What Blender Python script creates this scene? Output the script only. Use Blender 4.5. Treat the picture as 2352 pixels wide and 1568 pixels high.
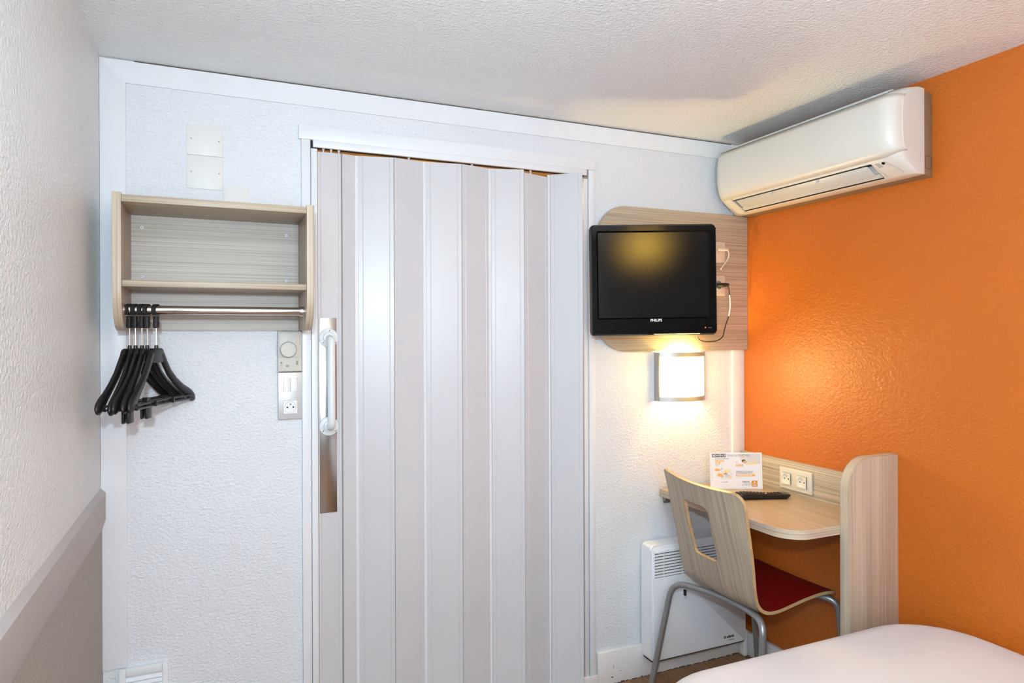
import bpy, bmesh, math, random
from mathutils import Vector, Matrix
random.seed(7)
S = bpy.context.scene
for o in list(bpy.data.objects): bpy.data.objects.remove(o)
COL = S.collection
R = math.radians
PI = math.pi

# ------------------------------------------------------------------ camera
W = 2.419                     # room width (x), back wall at y = 0, left wall at x = 0
H = 2.2                       # ceiling height
YF = -3.30                    # wall behind the camera
CAM = Vector((0.314, -2.301, 1.378))
YAW, ROLL = R(23.596), R(-0.202)
F_PX, CY_PX = 1551.5, 769.5
fwd = Vector((math.sin(YAW), math.cos(YAW), 0))
rgt = Vector((math.cos(YAW), -math.sin(YAW), 0))
up = Vector((0, 0, 1))
r2 = rgt * math.cos(ROLL) + up * math.sin(ROLL)
u2 = -rgt * math.sin(ROLL) + up * math.cos(ROLL)
cd = bpy.data.cameras.new('camera'); cam = bpy.data.objects.new('camera', cd); COL.objects.link(cam)
m = Matrix((r2, u2, -fwd)).transposed().to_4x4(); m.translation = CAM
cam.matrix_world = m
cd.sensor_width = 36; cd.lens = F_PX / 2352 * 36
cd.shift_y = (CY_PX - 784) / 2352
cd.clip_start = 0.02
S.camera = cam

# ------------------------------------------------------------------ world, lights, exposure
wd = bpy.data.worlds.new('world'); S.world = wd; wd.use_nodes = True
bg = wd.node_tree.nodes['Background']; bg.inputs[0].default_value = (0.75, 0.85, 1, 1); bg.inputs[1].default_value = 0.6
S.view_settings.view_transform = 'Standard'; S.view_settings.look = 'None'
S.view_settings.gamma = 1; S.view_settings.use_curve_mapping = False
S.view_settings.exposure = 0.09

def light(name, kind, loc, power, color, size=None, sy=None, aim=None):
    l = bpy.data.lights.new(name, kind); l.energy = power; l.color = color
    if kind == 'AREA':
        l.size = size
        if sy: l.shape = 'RECTANGLE'; l.size_y = sy
    else:
        l.shadow_soft_size = size
    o = bpy.data.objects.new(name, l); COL.objects.link(o); o.location = loc
    if aim is not None:
        o.rotation_euler = (Vector(aim) - Vector(loc)).to_track_quat('-Z', 'Y').to_euler()
    return o
LC = (0.73, 0.885, 1.0)
# soft fill added in front of an invented window behind the camera
light('added_window_fill', 'AREA', (0.40, YF + 0.10, 1.30), 13, (0.76, 0.885, 1.0), 0.52, 1.3, aim=(1.3, 0, 1.0))
# the photographer's flash, just above and left of the lens
light('camera_flash', 'POINT', (0.235, -2.33, 1.60), 62, LC, 0.03)
# unseen fill added to brighten the room by way of the ceiling
light('added_ceiling_fill', 'AREA', (0.66, -2.46, 1.58), 14, LC, 0.10, 0.10, aim=(0.95, -2.2, 2.2))

# ------------------------------------------------------------------ node helpers
def mat(name, color=(0.8, 0.8, 0.8), rough=0.5, metal=0.0, spec=0.5, coat=0.0):
    M = bpy.data.materials.new(name); M.use_nodes = True
    b = M.node_tree.nodes['Principled BSDF']
    b.inputs['Base Color'].default_value = (*color, 1)
    b.inputs['Roughness'].default_value = rough
    b.inputs['Metallic'].default_value = metal
    b.inputs['Specular IOR Level'].default_value = spec
    b.inputs['Coat Weight'].default_value = coat
    return M
def nodes(M): return M.node_tree.nodes, M.node_tree.links, M.node_tree.nodes['Principled BSDF']
def vary(M, scale=6, amt=0.06):
    """faint tone variation so that no surface is a single flat value"""
    n, l, b = nodes(M); c = b.inputs['Base Color'].default_value[:3]
    tc = n.new('ShaderNodeTexCoord'); no = n.new('ShaderNodeTexNoise'); no.inputs['Scale'].default_value = scale
    no.inputs['Detail'].default_value = 4
    cr = n.new('ShaderNodeValToRGB')
    cr.color_ramp.elements[0].position = 0.3; cr.color_ramp.elements[1].position = 0.7
    cr.color_ramp.elements[0].color = (*[x * (1 - amt) for x in c], 1)
    cr.color_ramp.elements[1].color = (*[min(1, x * (1 + amt * 0.5)) for x in c], 1)
    l.new(tc.outputs['Object'], no.inputs['Vector']); l.new(no.outputs['Fac'], cr.inputs[0]); l.new(cr.outputs[0], b.inputs['Base Color'])
    return M
def plaster(name, color, scale=95, strength=0.6, dist=0.0018, rough=0.36, amt=0.03, spec=0.5):
    """orange-peel wall paint: bumpy, slightly glossy"""
    M = mat(name, color, rough, spec=spec); vary(M, 3, amt); n, l, b = nodes(M)
    tc = n.new('ShaderNodeTexCoord')
    mp = n.new('ShaderNodeMapping'); mp.inputs['Scale'].default_value = (1, 1, 1.35)
    no = n.new('ShaderNodeTexNoise'); no.inputs['Scale'].default_value = scale; no.inputs['Detail'].default_value = 3
    no.inputs['Roughness'].default_value = 0.55; no.inputs['Distortion'].default_value = 0.4
    bp = n.new('ShaderNodeBump'); bp.inputs['Strength'].default_value = 1.0; bp.inputs['Distance'].default_value = dist * strength * 2.6
    l.new(tc.outputs['Object'], mp.inputs[0]); l.new(mp.outputs[0], no.inputs['Vector'])
    l.new(no.outputs['Fac'], bp.inputs['Height']); l.new(bp.outputs[0], b.inputs['Normal'])
    return M
def wood(name, axis, light_c, dark_c, rough=0.42, fine=110, along=0.7, scale=None):
    M = mat(name, light_c, rough); n, l, b = nodes(M)
    tc = n.new('ShaderNodeTexCoord'); mp = n.new('ShaderNodeMapping')
    sc = [fine] * 3; sc['xyz'.index(axis)] = along
    if scale: sc = list(scale)
    mp.inputs['Scale'].default_value = sc
    a = n.new('ShaderNodeTexNoise'); a.inputs['Scale'].default_value = 2.0; a.inputs['Detail'].default_value = 5; a.inputs['Roughness'].default_value = 0.65
    mp2 = n.new('ShaderNodeMapping'); sc2 = [16] * 3; sc2['xyz'.index(axis)] = 0.5
    if scale: sc2 = [q / 6 for q in scale]
    mp2.inputs['Scale'].default_value = sc2
    c = n.new('ShaderNodeTexNoise'); c.inputs['Scale'].default_value = 2.0; c.inputs['Detail'].default_value = 3
    r1 = n.new('ShaderNodeValToRGB'); r1.color_ramp.elements[0].position = 0.36; r1.color_ramp.elements[1].position = 0.56
    r1.color_ramp.elements[0].color = (*dark_c, 1); r1.color_ramp.elements[1].color = (*light_c, 1)
    r3 = n.new('ShaderNodeValToRGB'); r3.color_ramp.elements[0].position = 0.35; r3.color_ramp.elements[1].position = 0.7
    r3.color_ramp.elements[0].color = (0.84, 0.84, 0.83, 1); r3.color_ramp.elements[1].color = (1.0, 1.0, 1.0, 1)
    mx = n.new('ShaderNodeMix'); mx.data_type = 'RGBA'; mx.blend_type = 'MULTIPLY'; mx.inputs[0].default_value = 1
    l.new(tc.outputs['Object'], mp.inputs[0]); l.new(tc.outputs['Object'], mp2.inputs[0])
    l.new(mp.outputs[0], a.inputs['Vector']); l.new(mp2.outputs[0], c.inputs['Vector'])
    l.new(a.outputs['Fac'], r1.inputs[0]); l.new(c.outputs['Fac'], r3.inputs[0])
    l.new(r1.outputs[0], mx.inputs[6]); l.new(r3.outputs[0], mx.inputs[7]); l.new(mx.outputs[2], b.inputs['Base Color'])
    bp = n.new('ShaderNodeBump'); bp.inputs['Strength'].default_value = 0.12; bp.inputs['Distance'].default_value = 0.0005
    l.new(a.outputs['Fac'], bp.inputs['Height']); l.new(bp.outputs[0], b.inputs['Normal'])
    return M
def emis(name, color, strength):
    M = bpy.data.materials.new(name); M.use_nodes = True; n = M.node_tree.nodes
    b = n['Principled BSDF']; b.inputs['Base Color'].default_value = (*color, 1)
    b.inputs['Emission Color'].default_value = (*color, 1); b.inputs['Emission Strength'].default_value = strength
    return M

OAK_L, OAK_D = (0.62, 0.515, 0.385), (0.36, 0.29, 0.205)
M = {}
M['wall_white'] = plaster('textured_white_paint', (0.765, 0.795, 0.84), strength=0.85)
M['wall_cream'] = plaster('textured_cream_paint', (0.80, 0.825, 0.835), scale=80, strength=0.8, rough=0.38)
M['ceiling'] = plaster('textured_ceiling_paint', (0.84, 0.865, 0.87), scale=110, strength=1.0, rough=0.3)
M['orange'] = plaster('textured_orange_paint', (0.54, 0.130, 0.011), scale=80, strength=0.6, rough=0.36)
M['wainscot'] = None
M['rail'] = vary(mat('taupe_rail_paint', (0.44, 0.40, 0.385), 0.4), 4, 0.05)
M['trim'] = vary(mat('white_gloss_paint', (0.80, 0.83, 0.87), 0.35), 5, 0.03)
M['trim_warm'] = vary(mat('warm_white_paint', (0.80, 0.79, 0.80), 0.38), 5, 0.05)
M['pvc'] = vary(mat('white_door_plastic', (0.61, 0.61, 0.635), 0.32), 4, 0.02)
M['pvc_strip'] = mat('hinge_strip_plastic', (0.78, 0.80, 0.84), 0.22)
M['oak_x'] = wood('oak_laminate_horizontal', 'x', OAK_L, OAK_D, fine=140, along=0.5)
M['oak_back'] = wood('pale_oak_laminate_back', 'x', (0.57, 0.52, 0.455), (0.37, 0.325, 0.275), fine=170, along=0.4)
M['oak_ey'] = wood('oak_edge_band_y', 'y', OAK_L, (0.44, 0.34, 0.255), scale=(0.7, 110, 0.7))
M['oak_ex'] = wood('oak_edge_band_x', 'x', OAK_L, (0.44, 0.34, 0.255), scale=(110, 0.7, 0.7))
M['oak_ez'] = wood('oak_edge_band_z', 'z', OAK_L, (0.44, 0.34, 0.255), scale=(0.7, 0.7, 120))
M['oak_y'] = wood('oak_laminate_desk', 'y', (0.62, 0.47, 0.32), (0.47, 0.34, 0.22), rough=0.33)
M['oak_z'] = wood('oak_laminate_vertical', 'z', (0.70, 0.575, 0.45), (0.50, 0.40, 0.30), along=0.5)
M['oak_rx'] = wood('oak_laminate_upstand', 'y', OAK_L, OAK_D)
M['oak_chair'] = wood('oak_laminate_chair', 'z', (0.50, 0.405, 0.30), (0.30, 0.235, 0.17), rough=0.38, scale=(1.0, 120, 0.8))
M['ply'] = wood('plywood_edge', 'y', (0.62, 0.42, 0.21), (0.45, 0.28, 0.13), fine=150)
M['red'] = vary(mat('dark_red_seat', (0.17, 0.0015, 0.0015), 0.5, spec=0.25), 8, 0.1)
M['red_in'] = mat('red_laminate', (0.30, 0.006, 0.006), 0.42)
M['chrome'] = mat('chrome', (0.62, 0.61, 0.60), 0.08, 1)
M['steel'] = mat('brushed_steel', (0.44, 0.425, 0.42), 0.24, 1)
M['tube'] = mat('grey_metallic_paint', (0.30, 0.305, 0.315), 0.34, 0.55)
M['lampmetal'] = mat('satin_grey_metal', (0.42, 0.40, 0.39), 0.4, 0.5)
M['blackp'] = vary(mat('black_plastic', (0.010, 0.010, 0.011), 0.33), 20, 0.2)
M['blackm'] = vary(mat('black_matt_plastic', (0.014, 0.014, 0.015), 0.5), 20, 0.2)
M['blackg'] = mat('black_gloss_plastic', (0.003, 0.003, 0.003), 0.07, spec=0.22)
M['screen'] = mat('screen_glass', (0.005, 0.005, 0.0055), 0.22, spec=0.5)
n, l, b = nodes(M['screen']); b.inputs['Specular IOR Level'].default_value = 0.0
gl = n.new('ShaderNodeBsdfGlossy'); gl.distribution = 'BECKMANN'; gl.inputs['Color'].default_value = (0.026, 0.026, 0.026, 1); gl.inputs['Roughness'].default_value = 0.16
ad = n.new('ShaderNodeAddShader'); l.new(b.outputs[0], ad.inputs[0]); l.new(gl.outputs[0], ad.inputs[1]); l.new(ad.outputs[0], n['Material Output'].inputs['Surface'])
M['dark'] = mat('dark_gap', (0.03, 0.027, 0.025), 0.8)
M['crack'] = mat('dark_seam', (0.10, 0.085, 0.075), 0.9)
M['ac'] = vary(mat('cream_appliance_plastic', (0.70, 0.675, 0.625), 0.36), 3, 0.03)
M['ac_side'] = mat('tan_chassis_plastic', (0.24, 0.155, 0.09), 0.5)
M['ac_grey'] = mat('louvre_grey_plastic', (0.55, 0.56, 0.555), 0.4)
M['beige'] = vary(mat('beige_plastic', (0.62, 0.61, 0.56), 0.4), 10, 0.04)
M['beige_mark'] = mat('grey_mark', (0.33, 0.32, 0.30), 0.6)
M['silver'] = mat('pearl_silver_plastic', (0.62, 0.63, 0.63), 0.34, 0.35)
M['socket'] = mat('white_plastic', (0.84, 0.85, 0.87), 0.3)
M['outlet'] = mat('ivory_pearl_plastic', (0.72, 0.66, 0.54), 0.35, 0.1)
M['outlet_in'] = mat('ivory_socket_plastic', (0.78, 0.73, 0.62), 0.35)
M['cream_p'] = mat('cream_plastic', (0.70, 0.58, 0.46), 0.45)
M['enamel'] = mat('white_enamel', (0.76, 0.83, 0.86), 0.12, coat=0.4)
M['heater'] = vary(mat('heater_white_enamel', (0.86, 0.88, 0.92), 0.35), 3, 0.02)
M['sheet'] = vary(mat('white_bed_sheet', (0.74, 0.72, 0.735), 0.85), 8, 0.02)
M['paper'] = mat('white_card', (0.84, 0.83, 0.85), 0.55)
M['patch'] = vary(mat('smooth_white_paint', (0.80, 0.80, 0.79), 0.45), 8, 0.03)
M['white'] = mat('white_print', (0.9, 0.9, 0.9), 0.5)
M['black_ink'] = mat('black_print', (0.012, 0.012, 0.014), 0.6)
M['grey_ink'] = mat('grey_print', (0.30, 0.30, 0.32), 0.6)
M['orange_ink'] = mat('orange_print', (0.85, 0.42, 0.10), 0.6)
M['deep_ink'] = mat('deep_orange_print', (0.72, 0.26, 0.02), 0.6)
M['skin_ink'] = mat('skin_print', (0.72, 0.42, 0.28), 0.6)
M['yellow_ink'] = mat('pale_yellow_print', (0.88, 0.72, 0.36), 0.6)
M['palegrey_ink'] = mat('pale_grey_print', (0.62, 0.64, 0.66), 0.6)
M['shade'] = emis('lit_lamp_shade', (1.0, 0.78, 0.44), 13)
M['shade_top'] = emis('lit_wall_shade', (1.0, 0.60, 0.09), 42)
M['led'] = emis('red_standby_light', (1.0, 0.06, 0.03), 4)
M['bath'] = vary(mat('warm_yellow_wall', (0.85, 0.50, 0.10), 0.6), 3, 0.05)
M['curtain'] = vary(mat('white_curtain', (0.8, 0.8, 0.8), 0.9), 10, 0.05)

# speckled beige wainscot laminate
w = mat('speckled_beige_laminate', (0.42, 0.35, 0.30), 0.5); n, l, b = nodes(w)
tc = n.new('ShaderNodeTexCoord'); no = n.new('ShaderNodeTexNoise'); no.inputs['Scale'].default_value = 320; no.inputs['Detail'].default_value = 3
cr = n.new('ShaderNodeValToRGB'); cr.color_ramp.elements[0].position = 0.3; cr.color_ramp.elements[1].position = 0.62
cr.color_ramp.elements[0].color = (0.27, 0.235, 0.205, 1); cr.color_ramp.elements[1].color = (0.43, 0.385, 0.345, 1)
l.new(tc.outputs['Object'], no.inputs['Vector']); l.new(no.outputs['Fac'], cr.inputs[0]); l.new(cr.outputs[0], b.inputs['Base Color'])
M['wainscot'] = w
# brown wood-look floor in planks along y
w = wood('brown_plank_floor', 'y', (0.40, 0.20, 0.085), (0.20, 0.092, 0.036), rough=0.4, fine=45, along=1.2); n, l, b = nodes(w)
br = n.new('ShaderNodeTexBrick'); tc = n.new('ShaderNodeTexCoord'); mp = n.new('ShaderNodeMapping')
mp.inputs['Rotation'].default_value = (0, 0, PI / 2)
br.inputs['Scale'].default_value = 1; br.inputs['Brick Width'].default_value = 1.2; br.inputs['Row Height'].default_value = 0.14
br.inputs['Mortar Size'].default_value = 0.0012
br.inputs['Color1'].default_value = (1, 1, 1, 1); br.inputs['Color2'].default_value = (0.82, 0.80, 0.78, 1); br.inputs['Mortar'].default_value = (0.3, 0.3, 0.3, 1)
mx = n.new('ShaderNodeMix'); mx.data_type = 'RGBA'; mx.blend_type = 'MULTIPLY'; mx.inputs[0].default_value = 1
src = b.inputs['Base Color'].links[0].from_socket
l.new(tc.outputs['Object'], mp.inputs[0]); l.new(mp.outputs[0], br.inputs['Vector'])
l.new(src, mx.inputs[6]); l.new(br.outputs['Color'], mx.inputs[7]); l.new(mx.outputs[2], b.inputs['Base Color'])
M['floor'] = w

# ------------------------------------------------------------------ mesh helpers
def BM(): return bmesh.new()
def box(bm, x0, x1, y0, y1, z0, z1, bev=0.0, seg=2, mi=0):
    vs = [bm.verts.new((x, y, z)) for x in (x0, x1) for y in (y0, y1) for z in (z0, z1)]
    fs = [bm.faces.new([vs[i] for i in q]) for q in ((0, 1, 3, 2), (4, 6, 7, 5), (0, 4, 5, 1), (2, 3, 7, 6), (0, 2, 6, 4), (1, 5, 7, 3))]
    for f in fs: f.material_index = mi
    if bev > 0:
        es = list({e for f in fs for e in f.edges})
        r = bmesh.ops.bevel(bm, geom=es, offset=bev, segments=seg, profile=0.5, affect='EDGES')
        for f in r['faces']: f.material_index = mi
    return bm
def prism(bm, pts, axis, a, b, bev=0.0, seg=2, mi=0, mie=None):
    """pts: 2-D outline in the two axes other than `axis` (in xyz order), extruded from a to b"""
    def P(u, v, t):
        return {'x': (t, u, v), 'y': (u, t, v), 'z': (u, v, t)}[axis]
    A = [bm.verts.new(P(u, v, a)) for u, v in pts]; B = [bm.verts.new(P(u, v, b)) for u, v in pts]
    fa = bm.faces.new(A[::-1]); fb = bm.faces.new(B); n = len(pts)
    side = [bm.faces.new((A[i], A[(i + 1) % n], B[(i + 1) % n], B[i])) for i in range(n)]
    for f in [fa, fb] + side: f.material_index = mi
    if mie is not None:
        for f in side: f.material_index = mie
    if bev > 0:
        es = list(set(fa.edges) | set(fb.edges))
        r = bmesh.ops.bevel(bm, geom=es, offset=bev, segments=seg, profile=0.5, affect='EDGES')
        for f in r['faces']: f.material_index = mi if mie is None else mie
    return bm
def tube(bm, path, r, seg=14, r2=None, caps=True, mi=0, ref=None):
    """r (and optional second radius r2) may be lists; ref = direction used for r2"""
    path = [Vector(p) for p in path]; n = len(path)
    rr = r if isinstance(r, (list, tuple)) else [r] * n
    rb = rr if r2 is None else (r2 if isinstance(r2, (list, tuple)) else [r2] * n)
    prev = None; rings = []
    for i, p in enumerate(path):
        t = (path[min(i + 1, n - 1)] - path[max(i - 1, 0)]).normalized()
        if ref is not None: u = (Vector(ref) - t * t.dot(Vector(ref))).normalized()
        elif prev is None:
            u = t.orthogonal().normalized()
        else: u = (prev - t * t.dot(prev)).normalized()
        prev = u; v = t.cross(u)
        rings.append([bm.verts.new(p + v * rr[i] * math.cos(2 * PI * k / seg) + u * rb[i] * math.sin(2 * PI * k / seg)) for k in range(seg)])
    for a, b in zip(rings, rings[1:]):
        for k in range(seg):
            f = bm.faces.new((a[k], a[(k + 1) % seg], b[(k + 1) % seg], b[k])); f.material_index = mi
    if caps:
        bm.faces.new(rings[0][::-1]).material_index = mi; bm.faces.new(rings[-1]).material_index = mi
    return bm
def lathe(bm, prof, origin, axis, seg=32, mi=0):
    """prof: (radius, distance along axis)"""
    ax = Vector(axis).normalized(); u = ax.orthogonal().normalized(); v = ax.cross(u); o = Vector(origin); rings = []
    for r, h in prof:
        if r < 1e-6: rings.append([bm.verts.new(o + ax * h)])
        else: rings.append([bm.verts.new(o + ax * h + (u * math.cos(2 * PI * k / seg) + v * math.sin(2 * PI * k / seg)) * r) for k in range(seg)])
    for a, b in zip(rings, rings[1:]):
        for k in range(seg):
            k2 = (k + 1) % seg
            q = [a[k % len(a)], a[k2 % len(a)], b[k2 % len(b)], b[k % len(b)]]
            q = list(dict.fromkeys(q))
            if len(q) > 2: bm.faces.new(q).material_index = mi
    return bm
def rrect(x0, x1, z0, z1, r, seg=8):
    """rounded rectangle outline; r: one radius or (bl, br, tr, tl)"""
    if not isinstance(r, (list, tuple)): r = [r] * 4
    out = []
    for (cx, cz, a0, q) in ((x0 + r[0], z0 + r[0], PI, r[0]), (x1 - r[1], z0 + r[1], 1.5 * PI, r[1]), (x1 - r[2], z1 - r[2], 0, r[2]), (x0 + r[3], z1 - r[3], 0.5 * PI, r[3])):
        if q < 1e-6: out.append((cx, cz)); continue
        for k in range(seg + 1):
            a = a0 + 0.5 * PI * k / seg; out.append((cx + q * math.cos(a), cz + q * math.sin(a)))
    return out
def fillet(pts, r, n=8):
    """round the inner corners of a 3-D polyline"""
    pts = [Vector(p) for p in pts]; out = [pts[0]]
    for i in range(1, len(pts) - 1):
        p = pts[i]; a = (pts[i - 1] - p); b = (pts[i + 1] - p); q = min(r, a.length * 0.49, b.length * 0.49)
        s, e = p + a.normalized() * q, p + b.normalized() * q
        for k in range(n + 1):
            t = k / n; out.append(s * (1 - t) ** 2 + p * 2 * t * (1 - t) + e * t * t)
    return out + [pts[-1]]
def smooth_path(pts, n=8):
    pts = [Vector(p) for p in pts]; P = [pts[0]] + pts + [pts[-1]]; out = []
    for i in range(1, len(P) - 2):
        for k in range(n):
            t = k / n; a, b, c, d = P[i - 1], P[i], P[i + 1], P[i + 2]
            out.append(0.5 * ((2 * b) + (c - a) * t + (2 * a - 5 * b + 4 * c - d) * t * t + (3 * b - a - 3 * c + d) * t ** 3))
    return out + [pts[-1]]

ORIG = {}
def origin_of(o):
    v = Vector((0, 0, 0))
    while o is not None: v = v + Vector(o.location); o = o.parent
    return v
def obj(name, bm, mats, parent=None, local=False, sharp=35, normals=True, at=None):
    """mesh from bm. World coordinates are made local to the parent unless local=True."""
    if normals: bmesh.ops.recalc_face_normals(bm, faces=bm.faces)
    off = Vector((0, 0, 0))
    if parent is not None and not local: off = origin_of(parent)
    if at is not None and parent is None: off = Vector(at)
    if off.length > 0: bmesh.ops.translate(bm, verts=bm.verts, vec=-off)
    for f in bm.faces: f.smooth = True
    for e in bm.edges:
        if len(e.link_faces) == 2 and e.calc_face_angle(0) > R(sharp): e.smooth = False
    me = bpy.data.meshes.new(name); bm.to_mesh(me); bm.free()
    for mm in (mats if isinstance(mats, (list, tuple)) else [mats]): me.materials.append(mm)
    o = bpy.data.objects.new(name, me); COL.objects.link(o)
    if parent is not None: o.parent = parent
    elif at is not None: o.location = at
    return o
def tag(o, label=None, cat=None, group=None):
    if label: o['label'] = label
    if cat: o['category'] = cat
    if group: o['group'] = group
    return o
def thing(name, label, cat, loc=(0, 0, 0), rot=(0, 0, 0), group=None):
    o = bpy.data.objects.new(name, None); o.empty_display_size = 0.05; COL.objects.link(o)
    o.location = loc; o.rotation_euler = rot
    return tag(o, label, cat, group)
def structure(o, label=None):
    o['kind'] = 'structure'
    if label: o['label'] = label
    return o
def text(name, s, size, loc, mats, parent, rot=(PI / 2, 0, 0), ext=0.0003, align='LEFT', bold=0.0, sx=1.0, local=False):
    cu = bpy.data.curves.new(name, 'FONT'); cu.body = s; cu.size = size; cu.extrude = ext; cu.offset = bold
    cu.align_x = align; cu.resolution_u = 3
    t = bpy.data.objects.new(name + '_tmp', cu); COL.objects.link(t)
    bpy.context.view_layer.update()
    me = bpy.data.meshes.new_from_object(t.evaluated_get(bpy.context.evaluated_depsgraph_get()))
    bpy.data.objects.remove(t); bpy.data.curves.remove(cu)
    me.name = name; me.materials.clear(); me.materials.append(mats)
    from mathutils import Euler
    mtx = Euler(rot).to_matrix().to_4x4(); mtx.translation = Vector(loc) - (Vector((0, 0, 0)) if local or parent is None else origin_of(parent))
    me.transform(mtx @ Matrix.Diagonal((sx, 1, 1, 1)))
    o = bpy.data.objects.new(name, me); COL.objects.link(o); o.parent = parent
    return o

# ================================================================== ROOM
DX0, DX1, DZ = 0.600, 1.648, 2.012           # door opening
b = BM()
box(b, -0.1, DX0, 0, 0.08, 0, H); box(b, DX1, W + 0.1, 0, 0.08, 0, H); box(b, DX0, DX1, 0, 0.08, DZ, H)
structure(obj('wall_back', b, M['wall_white'], sharp=20))
b = BM(); box(b, -0.1, 0, YF, 0, 0, H); structure(obj('wall_left', b, M['wall_cream']))
b = BM(); box(b, W, W + 0.1, YF, 0, 0, H); structure(obj('wall_right', b, M['orange']))
b = BM(); box(b, -0.1, W + 0.1, YF - 0.1, 1.2, H, H + 0.1); structure(obj('ceiling', b, M['ceiling']))
b = BM(); box(b, -0.1, W + 0.1, YF - 0.1, 1.2, -0.1, 0); structure(obj('floor', b, M['floor']))
# wall behind the camera; its curtained window is added to go with the fill
wx0, wx1, wz0, wz1 = 0.10, 0.70, 0.60, 1.98
b = BM()
box(b, -0.1, wx0, YF - 0.1, YF, 0, H); box(b, wx1, W + 0.1, YF - 0.1, YF, 0, H)
box(b, wx0, wx1, YF - 0.1, YF, 0, wz0); box(b, wx0, wx1, YF - 0.1, YF, wz1, H)
structure(obj('wall_front', b, plaster('textured_taupe_paint', (0.22, 0.20, 0.19)), sharp=20))
win = BM()
for (a, c, e, f) in ((wx0, wx1, wz0, wz0 + 0.05), (wx0, wx1, wz1 - 0.05, wz1), (wx0, wx0 + 0.05, wz0, wz1), (wx1 - 0.05, wx1, wz0, wz1), (0.385, 0.415, wz0, wz1)):
    box(win, a, c, YF - 0.08, YF - 0.02, e, f, 0.004)
wo = structure(obj('added_window_1', win, M['trim']))
b = BM(); n_ = 70
rows = [[b.verts.new((wx0 + 0.05 + (wx1 - wx0 - 0.1) * i / n_, YF - 0.03 + 0.008 * math.sin(i * 1.3), z)) for i in range(n_ + 1)] for z in (wz0 + 0.05, wz1 - 0.05)]
for i in range(n_): b.faces.new((rows[0][i], rows[0][i + 1], rows[1][i + 1], rows[1][i]))
obj('added_window_curtain', b, M['curtain'], wo)
# small bathroom space behind the folding door
b = BM()
box(b, 0.3, 2.0, 0.95, 1.0, 0, H); box(b, 0.3, 0.35, 0.08, 0.95, 0, H); box(b, 1.95, 2.0, 0.08, 0.95, 0, H)
structure(obj('wall_bathroom', b, M['bath']))

# left wall: speckled laminate below, chamfered rail above
b = BM(); box(b, 0, 0.004, YF, -0.0005, 0, 0.815); structure(obj('trim_1', b, M['wainscot']), 'speckled beige laminate lining the foot of the left wall')
b = BM(); prism(b, [(0.0, 0.934), (0.0135, 0.921), (0.0135, 0.843), (0.0035, 0.811), (0, 0.811)], 'y', YF, -0.0005)
# prism with axis y takes (x, z) pairs
structure(obj('trim_2', b, M['rail']), 'taupe chamfered rail along the left wall')
# flat boards framing the back wall
b = BM(); box(b, 0.0005, 0.068, -0.006, 0, 0.397, 2.196, 0.001); structure(obj('trim_3', b, M['trim']), 'flat white board down the left corner')
b = BM(); prism(b, [(0.0005, 2.196), (0.068, 2.131), (2.355, 2.131), (2.355, 2.196)], 'y', -0.0062, 0); structure(obj('trim_4', b, M['trim']), 'flat white board under the ceiling')
b = BM(); box(b, 2.355, W - 0.0003, -0.009, 0, 0.0, 2.1985, 0.001); structure(obj('trim_5', b, M['trim_warm']), 'white corner post by the orange wall')
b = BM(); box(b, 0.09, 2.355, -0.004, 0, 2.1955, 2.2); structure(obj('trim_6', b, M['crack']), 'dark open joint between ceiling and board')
b = BM(); box(b, 0.0002, 0.0022, -0.0052, -0.001, 0.95, 1.95); structure(obj('trim_7', b, M['crack']), 'dark broken joint in the left corner')
b = BM(); box(b, 1.675, 2.3985, -0.015, 0, 0, 0.131, 0.003); structure(obj('baseboard_back', b, M['trim_warm']))
b = BM(); box(b, 1.60, 1.6745, -0.017, 0, 0, 0.05, 0.003)
structure(obj('trim_8', b, M['trim_warm']), 'chipped white plinth block at the foot of the door frame')
b = BM(); box(b, W - 0.02, W, -0.66, -0.001, 0, 0.10, 0.005); structure(obj('baseboard_right', b, M['trim_warm']))
b = BM(); box(b, 2.372, 2.398, -0.055, -0.0155, 0, 0.115, 0.010, 3); structure(obj('trim_9', b, M['trim_warm']), 'white pipe boxing in the corner behind the heater')
# grime line at floor along the skirting
b = BM()
x = 1.70
while x < 2.36:
    w_ = random.uniform(0.006, 0.035); box(b, x, x + w_, -0.0158, -0.0148, 0.0, random.uniform(0.002, 0.006)); x += w_ + random.uniform(0.002, 0.02)
for (x, z, s, t) in ((1.735, 0.026, 0.008, 0.004), (1.775, 0.045, 0.0035, 0.003), (1.745, 0.06, 0.001, 0.014), (1.93, 0.03, 0.002, 0.002), (2.05, 0.028, 0.002, 0.002)):
    box(b, x, x + s, -0.0158, -0.0148, z, z + t)
structure(obj('trim_10', b, M['crack']), 'dark scuffs along the foot of the skirting board')

# ================================================================== FOLDING DOOR
door = structure(thing('door_1', 'white folding plastic door with grab handle', 'door', (0.62, 0, 0))); del door['category']
b = BM(); box(b, 0.559, 1.668, -0.017, -0.0002, 2.020, 2.066, 0.0015); obj('door_head', b, M['trim'], door)
b = BM(); box(b, 0.568, 0.596, -0.014, -0.0002, 0, 2.020, 0.0015); obj('door_jamb', b, M['trim'], door)
b = BM(); box(b, 1.641, 1.667, -0.014, -0.0002, 0, 2.020, 0.0015); box(b, 1.6675, 1.674, -0.004, -0.0002, 0.0, 2.019); obj('door_jamb', b, M['trim'], door)
b = BM(); box(b, 0.598, 0.618, -0.0125, 0.03, 0, 1.993, 0.002); obj('door_stop', b, M['trim'], door)
b = BM(); box(b, 1.620, 1.634, -0.0125, 0.03, 0, 1.985, 0.002); box(b, 1.6345, 1.6385, -0.009, 0.03, 0, 1.985, 0.001); obj('door_stop', b, M['trim'], door)
b = BM(); box(b, 0.604, 1.630, -0.020, -0.008, 1.996, 2.0195, 0.0015); obj('track_pelmet', b, M['trim'], door)
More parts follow.
